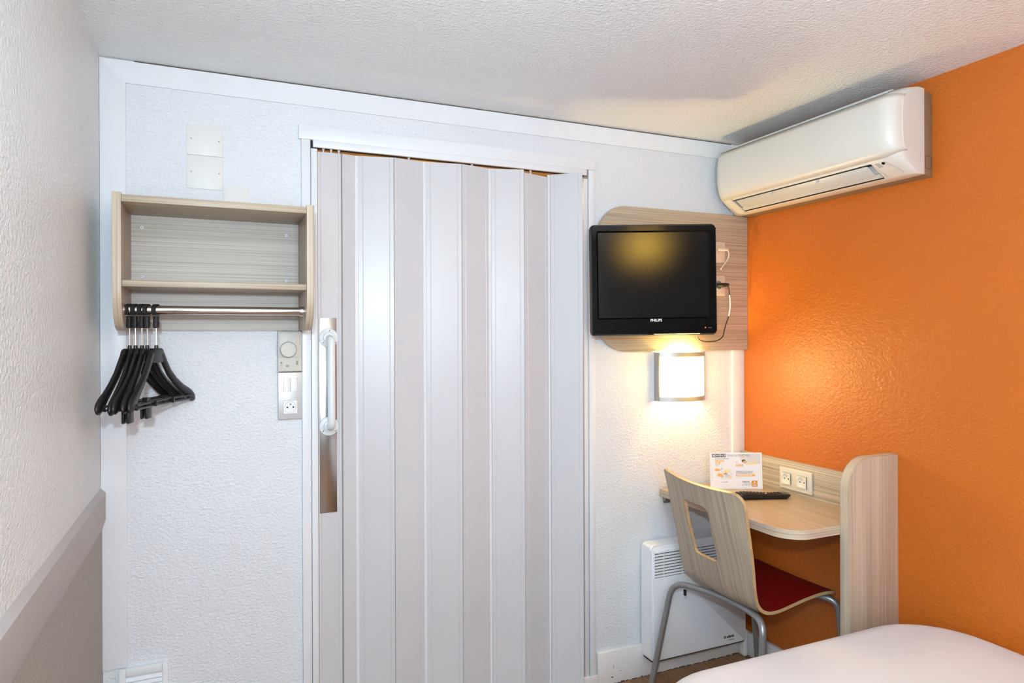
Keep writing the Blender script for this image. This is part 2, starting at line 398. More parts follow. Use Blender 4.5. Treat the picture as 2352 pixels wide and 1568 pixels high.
b = BM(); box(b, 0.604, 1.636, -0.007, 0.028, 2.001, 2.0115); box(b, 0.597, 0.604, -0.003, 0.03, 1.995, 2.0195); obj('door_track', b, M['dark'], door)
ZT = 1.986
folds = [(0.6200, -0.004), (0.6965, -0.004), (0.7000, -0.006), (0.7490, 0.002), (0.8700, -0.025), (0.9830, -0.009), (1.1120, -0.034), (1.2290, -0.009), (1.3500, -0.045), (1.4720, -0.006), (1.5690, -0.090), (1.617, -0.006)]
pairs = [(0, 1), (2, 3), (3, 4), (4, 5), (5, 6), (6, 7), (7, 8), (8, 9), (9, 10), (10, 11)]
backs = {3, 5, 7, 9}
for (i, j) in pairs:
    A, B = Vector(folds[i]), Vector(folds[j]); d = (B - A).normalized(); nrm = Vector((-d.y, d.x))
    if nrm.y < 0: nrm = -nrm
    ga = 0.0055 if i in backs else 0.0012; gb = 0.0055 if j in backs else 0.0012
    if i in (0, 2): ga = 0.0
    a, c = A + d * ga, B - d * gb
    L = (c - a).length; pts = [(a.x, a.y)]
    # shallow reeded grooves on the face
    for t in (0.12, 0.88):
        if L > 0.06:
            for (s, q) in ((-0.0014, 0), (0, 0.0009), (0.0014, 0)):
                p = a + d * (L * t + s) + nrm * q; pts.append((p.x, p.y))
    pts += [(c.x, c.y), tuple(c + nrm * 0.006), tuple(a + nrm * 0.006)]
    zt_p = ZT - 0.010 if (i, j) == (8, 9) else ZT
    bb = BM(); prism(bb, pts, 'z', 0.012, zt_p)
    obj('door_panel', bb, M['pvc'], door, sharp=15)
for i in (3, 5, 7, 9):
    x, y = folds[i]; bb = BM()
    for dx in (-0.0038, 0.0012): tube(bb, [(x + dx, y + 0.002, 0.012), (x + dx, y + 0.002, ZT)], 0.0030, 10, r2=0.0030)
    box(bb, x + 0.0040, x + 0.0056, y + 0.001, y + 0.004, 0.012, ZT)
    obj('hinge_strip', bb, M['pvc_strip'], door)
for (x, y) in ((0.6982, -0.002), (0.870, -0.0215), (1.112, -0.0305), (1.350, -0.0415)):
    bb = BM(); box(bb, x - 0.0016, x + 0.0016, y, y + 0.004, 0.012, ZT); obj('fold_seam', bb, M['beige_mark'], door)
for x in (0.64, 0.665, 0.69, 0.93, 1.165, 1.40):
    bb = BM(); box(bb, x - 0.002, x + 0.002, 0.004, 0.008, ZT, 2.003); lathe(bb, [(0, -0.003), (0.004, -0.003), (0.004, 0.003), (0, 0.003)], (x, 0.006, 1.998), (0, 1, 0), 12)
    obj('track_runner', bb, M['socket'], door)
# push plate and grab handle
yp = -0.004
b = BM(); box(b, 0.6235, 0.6790, yp - 0.0016, yp, 0.792, 1.437, 0.0004); obj('push_plate', b, M['steel'], door)
hb = BM()
hx, zt, zb = 0.6530, 1.371, 1.079
yb = yp - 0.0016
path = fillet([(hx, yb - 0.004, zt), (hx, yb - 0.060, zt - 0.004), (hx, yb - 0.060, zb + 0.004), (hx, yb - 0.004, zb)], 0.045, 10)
tube(hb, path, 0.0122, 20)
hd = obj('door_handle', hb, M['enamel'], door)
for z in (zt, zb):
    fb = BM(); lathe(fb, [(0, 0), (0.030, 0), (0.0315, 0.002), (0.0305, 0.005), (0.022, 0.008), (0.019, 0.009), (0.0175, 0.014), (0.0125, 0.016), (0, 0.016)], (hx, yb, z), (0, -1, 0), 40)
    fl = obj('handle_flange', fb, M['enamel'], hd)
    for a in (215, 325, 90):
        sx_, sz_ = hx + 0.0245 * math.cos(R(a)), z + 0.0245 * math.sin(R(a))
        sb = BM(); lathe(sb, [(0, 0.0062), (0.003, 0.0062), (0.003, 0.0086), (0.0012, 0.0088), (0, 0.0076)], (sx_, yb, sz_), (0, -1, 0), 14)
        obj('flange_screw', sb, M['steel'], hd)

# ================================================================== BLANKING PLATES, GRILLE, CONTROLS
def plate(name, x0, x1, z0, z1, label, screws):
    b = BM(); box(b, x0, x1, -0.0028, -0.0002, z0, z1, 0.0008)
    o = tag(obj(name, b, M['patch'], at=((x0 + x1) / 2, 0, z0)), label, 'wall plate', 'blanking plates above the shelf')
    for (x, z) in screws:
        s = BM(); lathe(s, [(0, 0), (0.002, 0), (0.002, 0.0008), (0, 0.0010)], (x, -0.0028, z), (0, -1, 0), 12); obj('screw_head', s, M['beige_mark'], o)
plate('blanking_plate', 0.230, 0.333, 1.9375, 2.031, 'upper smooth off-white plate screwed to the textured wall above the shelf', [(0.243, 1.987), (0.322, 1.985)])
plate('blanking_plate', 0.230, 0.333, 1.8335, 1.9365, 'lower smooth off-white screwed plate on the wall, directly below another plate', [(0.243, 1.885), (0.322, 1.885)])
plate('blanking_plate', 0.3345, 0.410, 1.765, 1.849, 'plain off-white plate without screws rising just behind the wooden shelf top', [])

g = thing('vent_grille', 'white louvred vent grille low on the back wall at bottom left', 'vent', (0.11, 0, 0.16))
b = BM()
for (a, c, e, f) in ((0.046, 0.064, 0.16, 0.395), (0.160, 0.176, 0.16, 0.395), (0.064, 0.160, 0.372, 0.395), (0.064, 0.160, 0.16, 0.18)): box(b, a, c, -0.016, -0.0062, e, f, 0.002)
box(b, 0.046, 0.176, -0.0066, -0.0002, 0.16, 0.395)
obj('grille_frame', b, M['trim'], g)
for k in range(14):
    z = 0.362 - k * 0.0135
    b = BM(); prism(b, [(-0.0150, z - 0.006), (-0.0138, z - 0.0065), (-0.0072, z + 0.003), (-0.0084, z + 0.0035)], 'x', 0.064, 0.160); obj('slat', b, M['trim'], g)

t = thing('thermostat', 'beige wall thermostat with round dial just under the shelf', 'thermostat', (0.527, 0, 1.262))
b = BM(); box(b, 0.4915, 0.566, -0.026, -0.0002, 1.2635, 1.3925, 0.003, 3); obj('housing', b, M['beige'], t)
b = BM(); box(b, 0.4955, 0.562, -0.0285, -0.0255, 1.309, 1.3885, 0.002); obj('front_cover', b, M['beige'], t)
b = BM(); lathe(b, [(0.0255, 0), (0.0265, 0.001), (0.0265, 0.002), (0.0255, 0.002)], (0.5235, -0.0283, 1.334), (0, -1, 0), 48); obj('dial_ring', b, M['beige_mark'], t)
b = BM(); lathe(b, [(0, 0), (0.0245, 0), (0.0240, 0.010), (0.0225, 0.0115), (0, 0.0125)], (0.5235, -0.0283, 1.334), (0, -1, 0), 48); dial = obj('dial', b, M['beige'], t)
b = BM()
for a in (90, 60, 35, 10, -10, -30, 125):
    c, s = math.cos(R(a)), math.sin(R(a)); p = Vector((0.5235, -0.0409, 1.334))
    tube(b, [p + Vector((c * 0.0165, 0, s * 0.0165)), p + Vector((c * 0.0205, 0, s * 0.0205))], 0.0003, 6)
obj('dial_marks', b, M['beige_mark'], dial)
b = BM(); box(b, 0.5231, 0.5239, -0.0289, -0.0283, 1.362, 1.368); obj('pointer_mark', b, M['beige_mark'], t)
for (x0, x1, z0, z1, kx0, kx1, kz0, kz1) in ((0.4995, 0.5055, 1.282, 1.2955, 0.5, 0.505, 1.2825, 1.2885), (0.5165, 0.5295, 1.2785, 1.2850, 0.524, 0.529, 1.279, 1.2845), (0.5475, 0.5540, 1.2845, 1.3060, 0.548, 0.5535, 1.298, 1.3055)):
    b = BM(); box(b, x0, x1, -0.0264, -0.0258, z0, z1); sl = obj('slide_slot', b, M['beige_mark'], t)
    b = BM(); box(b, kx0, kx1, -0.0282, -0.0262, kz0, kz1, 0.0005); obj('slide_switch', b, M['beige'], sl)
for k in range(12): b = BM(); box(b, 0.4905, 0.4935, -0.022, -0.006, 1.315 + k * 0.004, 1.3165 + k * 0.004); obj('vent_slot', b, M['beige_mark'], t)
for k in range(16):
    b = BM(); box(b, 0.503 + k * 0.003, 0.5045 + k * 0.003, -0.022, -0.006, 1.3915, 1.3933); obj('vent_slot', b, M['beige_mark'], t)
    b = BM(); box(b, 0.508 + k * 0.0024, 0.5092 + k * 0.0024, -0.022, -0.006, 1.2629, 1.2642); obj('vent_slot', b, M['beige_mark'], t)

t = thing('switch_and_socket_plate', 'silver plate with double light switch above a white socket', 'switch', (0.531, 0, 1.108))
b = BM(); box(b, 0.4925, 0.5705, -0.010, -0.0002, 1.1075, 1.2615, 0.003, 3); obj('cover_plate', b, M['silver'], t)
b = BM(); box(b, 0.5095, 0.5535, -0.0106, -0.0096, 1.1985, 1.2425); obj('switch_recess', b, M['beige_mark'], t)
for x in (0.5102, 0.5318):
    b = BM(); prism(b, [(-0.0096, 1.1992), (-0.0138, 1.1992), (-0.0112, 1.2418), (-0.0096, 1.2418)], 'x', x, x + 0.0210, 0.0006); obj('rocker_switch', b, M['socket'], t)
def socket(parent, x, z, y, s, face, inner, nrm='y'):
    """french socket: square insert, round well, two holes and an earth pin.  nrm y: faces -y ; x: faces -x"""
    def T(bm):
        if nrm == 'x':
            # local (u, -d, z) -> world: u along -y, depth along x
            for v in bm.verts:
                u, d, zz = v.co; v.co = (y + d, x - u, zz)
        else:
            for v in bm.verts:
                u, d, zz = v.co; v.co = (x + u, y + d, zz)
        return bm
    h = s / 2
    b = BM(); box(b, -h - 0.0006, h + 0.0006, -0.0005, 0.0002, z - h - 0.0006, z + h + 0.0006); rim = obj('socket_rim', T(b), M['beige_mark'], parent)
    b = BM()
    # front face with round well
    n_ = 40; r = s * 0.42
    sq = []; ci = []; wl = []
    for k in range(n_):
        a = 2 * PI * k / n_; c, q = math.cos(a), math.sin(a); f = h / max(abs(c), abs(q))
        sq.append(b.verts.new((c * f, -0.0058 if nrm == 'x' else -0.003, z + q * f))); ci.append(b.verts.new((c * r, -0.0058 if nrm == 'x' else -0.003, z + q * r))); wl.append(b.verts.new((c * r * 0.90, -0.0008, z + q * r * 0.90)))
    for k in range(n_):
        k2 = (k + 1) % n_
        b.faces.new((sq[k], sq[k2], ci[k2], ci[k])); b.faces.new((ci[k], ci[k2], wl[k2], wl[k]))
    b.faces.new(wl)
    o = obj('socket_insert', T(b), face, parent)
    dd = -0.0009
    b = BM()
    for sgn in (-1, 1): lathe(b, [(0, 0), (0.0026, 0), (0.0026, 0.0006), (0, 0.0006)], (sgn * s * 0.215, dd, z - s * 0.02), (0, -1, 0), 14)
    obj('pin_hole', T(b), M['dark'], o)
    b = BM(); tube(b, [(0, dd, z + s * 0.21), (0, dd - 0.004, z + s * 0.21)], 0.0022, 12); obj('earth_pin', T(b), M['chrome'], o)
socket(t, 0.531, 1.1485, -0.0100, 0.043, M['socket'], M['socket'])

# ================================================================== WALL SHELF
sh = thing('wall_shelf', 'oak laminate wall shelf with chrome clothes rail, fixed left of the door', 'shelf', (0.32, 0, 1.395))
def side_prof():
    p = [(-0.0005, 1.763), (-0.242, 1.763), (-0.242, 1.505)]
    for k in range(1, 11):
        a = 0.5 * PI * k / 10; p.append((-0.150 - 0.092 * math.cos(a), 1.505 - 0.110 * math.sin(a)))
    return p + [(-0.0065, 1.395), (-0.0065, 1.76)]
for (x0, x1) in ((0.0600, 0.0810), (0.5570, 0.5780)):
    b = BM(); prism(b, side_prof()[1:-1] + [(-0.0065, 1.763)], 'x', x0, x1, 0.001, mie=1); obj('side_panel', b, [M['oak_z'], M['oak_ex']], sh)
b = BM(); box(b, 0.0812, 0.5568, -0.236, -0.0072, 1.739, 1.758, 0.0008); obj('top_board', b, M['oak_x'], sh)
b = BM(); box(b, 0.0812, 0.5568, -0.226, -0.0125, 1.513, 1.531, 0.0008); obj('shelf_board', b, M['oak_x'], sh)
b = BM(); box(b, 0.0812, 0.5568, -0.0123, -0.0072, 1.3955, 1.7388); bp_ = obj('back_panel', b, M['oak_back'], sh)
for (x, z) in ((0.110, 1.703), (0.521, 1.702), (0.110, 1.556), (0.520, 1.556)):
    b = BM(); lathe(b, [(0, 0), (0.0052, 0), (0.0050, 0.0012), (0.0024, 0.0020), (0.0022, 0.0008), (0, 0.0008)], (x, -0.0123, z), (0, -1, 0), 20); sc_ = obj('screw_cap', b, M['socket'], bp_)
    b = BM(); lathe(b, [(0.0051, 0), (0.0060, 0), (0.0060, 0.0004), (0.0051, 0.0004)], (x, -0.0123, z), (0, -1, 0), 20); lathe(b, [(0, 0.0012), (0.0018, 0.0012), (0, 0.0013)], (x, -0.0123, z), (0, -1, 0), 12); obj('screw_shadow_ring', b, M['beige_mark'], sc_)
RY, RZ = -0.175, 1.4515
b = BM(); tube(b, [(0.0835, RY, RZ), (0.5545, RY, RZ)], 0.0125, 28); rail = obj('clothes_rail', b, M['chrome'], sh)
for (x, s) in ((0.0812, 1), (0.5568, -1)):
    b = BM(); lathe(b, [(0, 0), (0.0175, 0), (0.0175, 0.002), (0.0150, 0.003), (0.0150, 0.013), (0.0145, 0.014), (0.0126, 0.014)], (x, RY, RZ), (s, 0, 0), 28); obj('rail_bracket', b, M['chrome'], rail)

# ================================================================== HANGERS
def make_hanger(clips, bar=True):
    h = thing('coat_hanger', '', 'hanger', (0, 0, 0))
    # local: rail centre at origin, hanger in the y-z plane (y = along the shoulders)
    b = BM(); pts = []
    ro, ri, wd_ = 0.0175, 0.0132, 0.0054
    for k in range(25):
        a = R(-52 + 284 * k / 24)
        pts.append((math.cos(a), math.sin(a)))
    prev = None
    for (c, s) in pts:
        ring = [b.verts.new((x, c * r, s * r)) for (x, r) in ((-wd_, ri), (wd_, ri), (wd_, ro), (-wd_, ro))]
        if prev:
            for q in range(4): b.faces.new((prev[q], prev[(q + 1) % 4], ring[(q + 1) % 4], ring[q]))
        else: b.faces.new(ring[::-1])
        prev = ring
    b.faces.new(prev)
    box(b, -0.0056, 0.0056, -0.0080, 0.0080, -0.050, -0.0165, 0.002)
    box(b, -0.0060, 0.0060, -0.0090, 0.0090, -0.0500, -0.0300, 0.003)
    obj('rail_hook', b, M['blackm'], h, local=True)
    b = BM(); tube(b, [(0, 0, -0.048), (0, 0, -0.100)], 0.0019, 10); obj('metal_pin', b, M['chrome'], h, local=True)
    # body: neck + two curved shoulders
    b = BM()
    lathe(b, [(0, 0), (0.0052, 0), (0.0052, 0.006), (0.0046, 0.012), (0.0030, 0.013), (0, 0.013)], (0, 0, -0.110), (0, 0, 1), 14)
    prism(b, rrect(-0.036, 0.036, -0.146, -0.106, (0.012, 0.012, 0.016, 0.016), 6), 'x', -0.0055, 0.0055, 0.002)
    for s in (-1, 1):
        prof = [(0.014, -0.1165, 0.0110, 0.0050), (0.030, -0.126, 0.0135, 0.0055), (0.045, -0.150, 0.0135, 0.0060), (0.066, -0.180, 0.0125, 0.0062), (0.096, -0.209, 0.0122, 0.0066), (0.128, -0.234, 0.0132, 0.0075), (0.155, -0.252, 0.0165, 0.0082), (0.169, -0.262, 0.0165, 0.0080), (0.179, -0.270, 0.0130, 0.0065), (0.185, -0.2745, 0.0055, 0.003)]
        P_ = [(0.024 * (y / 0.187) ** 2, s * y, -0.1165 + (z + 0.1165) * 0.93) for (y, z, a, c) in prof]
        tube(b, P_, [a for (_, _, a, _) in prof], 16, r2=[c for (_, _, _, c) in prof], ref=(1, 0, 0))
    obj('shoulder_bar', b, M['blackp'], h, local=True, sharp=50)
    if bar:
        b = BM()
        zb_ = -0.250
        for dz in (0.0, -0.010):
            pth = [(0.016 + 0.010 * (abs(y) / 0.15) ** 2, y, zb_ + dz) for y in [-0.158 + 0.316 * k / 12 for k in range(13)]]
            tube(b, pth, 0.0032, 8, r2=0.0046, ref=(1, 0, 0))
        for y in (-0.155, -0.05, 0.05, 0.155): box(b, 0.013, 0.026, y - 0.003, y + 0.003, zb_ - 0.012, zb_ + 0.003)
        br_ = obj('trouser_bar', b, M['blackp'], h, local=True)
        for y in clips:
            b = BM()
            box(b, 0.009, 0.0155, y - 0.014, y + 0.014, zb_ - 0.045, zb_ - 0.004, 0.002)
            box(b, 0.0215, 0.028, y - 0.014, y + 0.014, zb_ - 0.045, zb_ - 0.004, 0.002)
            box(b, 0.010, 0.027, y - 0.006, y + 0.006, zb_ - 0.034, zb_ + 0.012, 0.002)
            obj('clip', b, M['blackp'], br_, local=True)
    return h
def copy_tree(o, parent=None):
    c = o.copy(); COL.objects.link(c); c.parent = parent
    for ch in [k for k in bpy.data.objects if k.parent == o]: copy_tree(ch, c)
    return c
hk = make_hanger((), True)
hc = make_hanger((-0.150, -0.050), True)
HS = [(0.0935, 24, 0.0, 'leftmost black coat hanger on the chrome rail, nearest the left wall'),
      (0.1070, 20, 2.0, 'second black coat hanger from the left wall on the chrome rail'),
      (0.1235, 22, 0.0, 'black coat hanger in the middle of the five on the chrome rail'),
      (0.1365, 19.5, 0.0, 'fourth black coat hanger, its trouser bar holding two clips, beside the rightmost'),
      (0.1585, 22, 0.0, 'rightmost black coat hanger on the chrome rail, standing apart from the other four')]
for i, (x, rz, tilt, lab) in enumerate(HS):
    o = hc if i == 3 else (hk if i == 0 else copy_tree(hk))
    o.location = (x, RY, RZ - 0.0006); o.rotation_euler = (R(tilt * 0.6), 0, R(-rz))
    tag(o, lab, 'hanger', 'black coat hangers on the chrome rail')

# ================================================================== AIR CONDITIONER
ac = thing('air_conditioner', 'long cream split air conditioner mounted high on the orange wall', 'air conditioner', (W, -0.45, 1.885))
XC = 2.372                      # front of chassis
prof = [(2.372, 2.152), (2.330, 2.158), (2.290, 2.152), (2.258, 2.138), (2.240, 2.126), (2.228, 2.110), (2.223, 2.085), (2.2205, 2.050), (2.221, 2.010), (2.2255, 1.980), (2.236, 1.955), (2.2500, 1.9345),
        (2.2560, 1.9275), (2.322, 1.8870), (2.334, 1.8835), (2.352, 1.8830), (2.372, 1.8835)]
YL, YR = -0.045, -0.862
def ring_at(y, k, off=0.0, pr=prof):
    zc = 2.02; q = []
    for (x, z) in pr:
        d = (XC - x) * k
        zz = zc + (z - zc) * (0.985 + 0.015 * k)
        q.append(Vector((XC - d - off, y, zz)))
    return q
def stations(r=0.050):
    s = []
    for j in range(9):
        a = 0.5 * PI * j / 8; s.append((YL - r * (1 - math.cos(a)), 1 - (1 - math.sin(a)) * (r / 0.15)))
    s = sorted(s, key=lambda t: -t[0])
    mid = []
    n_ = 24
    for j in range(1, n_): mid.append((YL - r + (YR + r - YL + r) * j / n_, 1.0))
    e = []
    for j in range(9):
        a = 0.5 * PI * j / 8; e.append((YR + r * (1 - math.sin(a)), 1 - (1 - math.cos(a)) * (r / 0.15)))
    return s + mid + e
ST = stations()
b = BM(); rings = []
k_end = 1 - 0.036 / 0.15
ST2 = [(YL, 0.0), (YL, 0.4)] + ST + [(YR - 0.001, 0.45), (YR, 0.0)]
OY0, OY1 = -0.118, -0.762       # outlet opening along y
ys = [y for y, k in ST2]
for (y, k) in ST2: rings.append([b.verts.new(p) for p in ring_at(y, k)])
# snap nearest mid stations to opening ends
def near(v): return min(range(len(ST2)), key=lambda i: abs(ST2[i][0] - v) + (0 if 11 < i < len(ST2) - 12 else 9))
i0, i1 = near(OY0), near(OY1)
for v in rings[i0]: v.co.y = OY0
for v in rings[i1]: v.co.y = OY1
for i in range(len(rings) - 1):
    for j in range(len(prof) - 1):
        if i0 <= i < i1 and j == 12: continue
        b.faces.new((rings[i][j], rings[i][j + 1], rings[i + 1][j + 1], rings[i + 1][j]))
bmesh.ops.remove_doubles(b, verts=b.verts, dist=0.0002)
obj('casing', b, M['ac'], ac, sharp=32)
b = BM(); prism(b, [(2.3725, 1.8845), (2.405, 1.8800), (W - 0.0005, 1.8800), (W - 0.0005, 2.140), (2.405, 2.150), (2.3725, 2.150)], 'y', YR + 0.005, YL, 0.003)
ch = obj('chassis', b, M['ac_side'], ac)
b = BM(); pk = rrect(2.383, 2.412, 1.905, 1.945, 0.008, 5)
tube(b, [(x, YR + 0.0048, z) for (x, z) in pk] + [(pk[0][0], YR + 0.0048, pk[0][1])], 0.0006, 6); obj('knockout_outline', b, M['dark'], ch)
# hinged front panel wraps the front and part of the right end
b = BM(); prs = [(x, z) for (x, z) in prof[4:12]]
rr_ = []
STP = [s for s in ST] + [(YR - 0.0012, 0.66)]
for (y, k) in STP:
    q = ring_at(y - (0.0 if y > YR + 0.03 else 0.0016), k, 0.0022, prs)
    lf = min(1.25, max(0.0, (YR + 0.045 - y) / 0.045)) ** 1.6     # lower corner swept upwards
    if k < 0.60: lf *= 1.25
    q[-1] = q[-1] + Vector((0, 0, 0.016 * lf)); q[-2] = q[-2] + Vector((0, 0, 0.005 * lf))
    rr_.append([b.verts.new(p) for p in q])
for i in range(len(rr_) - 1):
    for j in range(len(prs) - 1): b.faces.new((rr_[i][j], rr_[i][j + 1], rr_[i + 1][j + 1], rr_[i + 1][j]))
o = obj('front_panel', b, M['ac'], ac, sharp=45)
md = o.modifiers.new('thickness', 'SOLIDIFY'); md.thickness = 0.0022; md.offset = -1
# top intake ribs
b = BM()
for (x, z) in ((2.250, 2.139), (2.262, 2.145), (2.276, 2.150)): box(b, x - 0.0035, x + 0.0035, -0.826, YL - 0.02, z - 0.003, z + 0.0015)
obj('intake_grille', b, M['ac_grey'], ac)
# outlet: recess, flap, vanes
b = BM(); prism(b, [(2.258, 1.9262), (2.296, 1.958), (2.352, 1.925), (2.3215, 1.8880)], 'y', OY0, OY1)
b2 = [f for f in b.faces if len(f.verts) == 4 and all(v.co.z < 1.9265 for v in f.verts)]
bmesh.ops.delete(b, geom=b2, context='FACES_ONLY'); obj('outlet_recess', b, M['ac_grey'], ac, normals=False)
b = BM(); prism(b, [(2.3020, 1.9010), (2.3190, 1.8905), (2.3200, 1.8925), (2.3030, 1.9030)], 'y', OY0 - 0.004, OY1 + 0.004); obj('drain_lip', b, M['ac_grey'], ac)
b = BM(); prism(b, [(2.280, 1.925), (2.3030, 1.9040), (2.3040, 1.9060), (2.281, 1.927)], 'y', OY0 - 0.002, OY1 + 0.002); obj('inner_plate', b, M['ac_grey'], ac)
b = BM(); prism(b, [(2.2590, 1.9235), (2.2600, 1.9220), (2.2760, 1.9110), (2.2985, 1.8985), (2.3000, 1.9000), (2.2780, 1.9150)], 'y', OY0 - 0.022, OY1 + 0.016, 0.0004)
fl = obj('air_flap', b, M['ac_grey'], ac)
b = BM(); box(b, 2.2570, 2.2590, OY1 + 0.004, OY0 - 0.004, 1.9250, 1.9270); obj('flap_gap', b, M['dark'], fl)
for y in (-0.330, -0.545):
    b = BM(); lathe(b, [(0, 0), (0.0042, 0), (0.0042, 0.006), (0.0030, 0.0075), (0, 0.0075)], (2.2640, y, 1.9190), (-0.45, 0, -0.9), 14); box(b, 2.2590, 2.2650, y - 0.004, y + 0.004, 1.915, 1.924)
    obj('flap_pivot', b, M['ac_grey'], fl)
# receiver window on the lower slope
sl_d = Vector((2.322 - 2.256, 0, 1.8870 - 1.9275)).normalized(); sl_n = Vector((sl_d.z, 0, -sl_d.x))
def on_slope(t, y, h=0.0004): return Vector((2.256, y, 1.9275)) + sl_d * t + sl_n * h
b = BM()
for k in range(5): tube(b, [on_slope(0.006 + k * 0.0045, -0.772 - k * 0.001), on_slope(0.006 + k * 0.0045, -0.788 - k * 0.001)], 0.0005, 6)
obj('sensor_slots', b, M['dark'], ac)
b = BM(); lathe(b, [(0, 0), (0.0058, 0), (0.0050, 0.002), (0, 0.0030)], on_slope(0.010, -0.801, 0), sl_n, 20); obj('receiver_eye', b, M['blackg'], ac)
for (t_, y) in ((0.020, -0.808), (0.028, -0.812)):
    b = BM(); lathe(b, [(0, 0), (0.0016, 0), (0.0012, 0.0006), (0, 0.0008)], on_slope(t_, y, 0), sl_n, 10); obj('indicator_light', b, M['beige_mark'], ac)
b = BM(); pts = [on_slope(0.002 + 0.066 * k / 8, -0.806 - 0.030 * (k / 8) ** 0.8) for k in range(9)]; tube(b, pts, 0.0004, 6); obj('cover_seam', b, M['beige_mark'], ac)
b = BM(); tube(b, [on_slope(0.002, -0.764), on_slope(0.030, -0.768), on_slope(0.070, -0.776)], 0.0004, 6); obj('cover_seam', b, M['beige_mark'], ac)
b = BM(); lathe(b, [(0.0150, 0), (0.0156, 0.0004), (0.0150, 0.0007)], (2.2305, -0.345, 1.972), (-0.9, 0, -0.45), 28); obj('round_emblem', b, M['ac'], ac)

# ================================================================== TV BOARD, SCREEN, LAMP
bd = thing('television_board', 'oak laminate board with rounded left corners behind the television', 'wall panel', (2.05, 0, 1.31))
b = BM(); prism(b, rrect(1.676, W - 0.0008, 1.311, 1.888, (0.125, 0.0, 0.0, 0.125), 14), 'y', -0.032, -0.0095, 0.0012, mie=1); obj('panel', b, [M['oak_x'], M['oak_ey']], bd)
b = BM(); box(b, 1.85, 2.34, -0.0095, -0.0005, 1.40, 1.80); obj('wall_batten', b, M['dark'], bd)

tv_s = 2.50
tvc = CAM + fwd * tv_s + rgt * ((1502 - 1176) / F_PX * tv_s) + up * ((CY_PX - 644.8 + 1.1) / F_PX * tv_s)
tv = thing('television', 'small black flat television on a swivel arm, screen switched off', 'television', tvc, (0, R(-0.6), -YAW + R(1.6)))
tw, th = 0.468, 0.410
b = BM(); prism(b, rrect(-tw / 2, tw / 2, -th / 2, th / 2, 0.014, 6), 'y', 0.0, 0.034, 0.006, 3)
obj('rear_shell', b, M['blackm'], tv, local=True)
# glossy bezel ring with a screen opening
sx0, sx1, sz0, sz1 = -0.206, 0.204, -0.139, 0.175
b = BM()
out = rrect(-tw / 2 + 0.002, tw / 2 - 0.002, -th / 2 + 0.002, th / 2 - 0.002, 0.013, 7)
def mk(pts, y): return [b.verts.new((x, y, z)) for (x, z) in pts]
def resamp(x0, x1, z0, z1, ref):
    cx, cz = (x0 + x1) / 2, (z0 + z1) / 2; hx_, hz_ = (x1 - x0) / 2, (z1 - z0) / 2; rs = []
    for (x, z) in ref:
        u, v = x / (tw / 2), z / (th / 2); f = 1 / max(abs(u), abs(v), 1e-6); rs.append((cx + u * f * hx_, cz + v * f * hz_))
    return rs
A = mk(out, -0.001); B1 = mk([(x * 0.985, z * 0.985) for (x, z) in out], -0.009)
C1 = mk(resamp(sx0 - 0.006, sx1 + 0.006, sz0 - 0.006, sz1 + 0.006, out), -0.009); D1 = mk(resamp(sx0, sx1, sz0, sz1, out), -0.003)
for P1, P2 in ((A, B1), (B1, C1), (C1, D1)):
    for k in range(len(out)):
        k2 = (k + 1) % len(out); b.faces.new((P1[k], P1[k2], P2[k2], P2[k]))
bz = obj('bezel', b, M['blackg'], tv, local=True, sharp=25)
b = BM(); box(b, sx0 - 0.001, sx1 + 0.001, -0.0032, 0.004, sz0 - 0.001, sz1 + 0.001); obj('screen', b, M['screen'], tv, local=True)
b = BM(); prism(b, rrect(-0.17, 0.17, -0.15, 0.15, 0.04, 6), 'y', 0.034, 0.064, 0.012, 3); obj('back_housing', b, M['blackm'], tv, local=True)
text('brand_lettering', 'PHILIPS', 0.0145, (0.005, -0.0092, -0.1545), M['white'], tv, align='CENTER', bold=0.0002, local=True, sx=0.93)
b = BM(); lathe(b, [(0, 0), (0.0022, 0), (0.0018, 0.0008), (0, 0.001)], (0.188, -0.009, -0.1785), (0, -1, 0), 12); obj('standby_light', b, M['led'], tv, local=True)
text('model_lettering', '15 HD', 0.005, (0.197, -0.0092, -0.181), M['grey_ink'], tv, local=True)
# swivel arm between set and board (board side at y=-0.032)
mw = tv.matrix_basis
bpy.context.view_layer.update()
p0 = tv.matrix_world @ Vector((0, 0.064, 0.0)); p1 = Vector((p0.x + 0.045, -0.0325, p0.z))
inv = tv.matrix_world.inverted()
b = BM()
q0, q1 = inv @ Vector((p0.x + 0.004, p0.y, p0.z)), inv @ p1
tube(b, [q0, q0 + Vector((0, 0.03, 0)), q1 - (q1 - q0) * 0.2, q1], 0.014, 14)
lathe(b, [(0, 0), (0.05, 0), (0.05, 0.004), (0, 0.004)], q0 - Vector((0, 0.004, 0)) + Vector((0, 0.001, 0)), (0, 1, 0), 24)
obj('swivel_arm', b, M['tube'], tv, local=True)

def cream_plate(name, x0, x1, z0, z1, label):
    b = BM(); box(b, x0, x1, -0.040, -0.0322, z0, z1, 0.0025); p = tag(obj(name, b, M['cream_p'], at=((x0 + x1) / 2, -0.0322, z0)), label, 'socket')
    b = BM(); box(b, x0 + 0.018, x1 - 0.017, -0.0408, -0.0398, z0 + 0.022, z1 - 0.022, 0.0004); obj('socket_insert', b, M['cream_p'], p); return p
cream_plate('aerial_socket', 2.203, 2.289, 1.681, 1.769, 'upper cream socket plate on the board beside the television')
pl = cream_plate('power_socket', 2.203, 2.289, 1.542, 1.627, 'lower cream socket plate on the board, with a black plug in it')
b = BM(); lathe(b, [(0, 0), (0.019, 0), (0.019, 0.006), (0.0165, 0.008), (0.015, 0.002), (0, 0.002)], (2.247, -0.0400, 1.585), (0, -1, 0), 28); obj('socket_well', b, M['beige_mark'], pl)
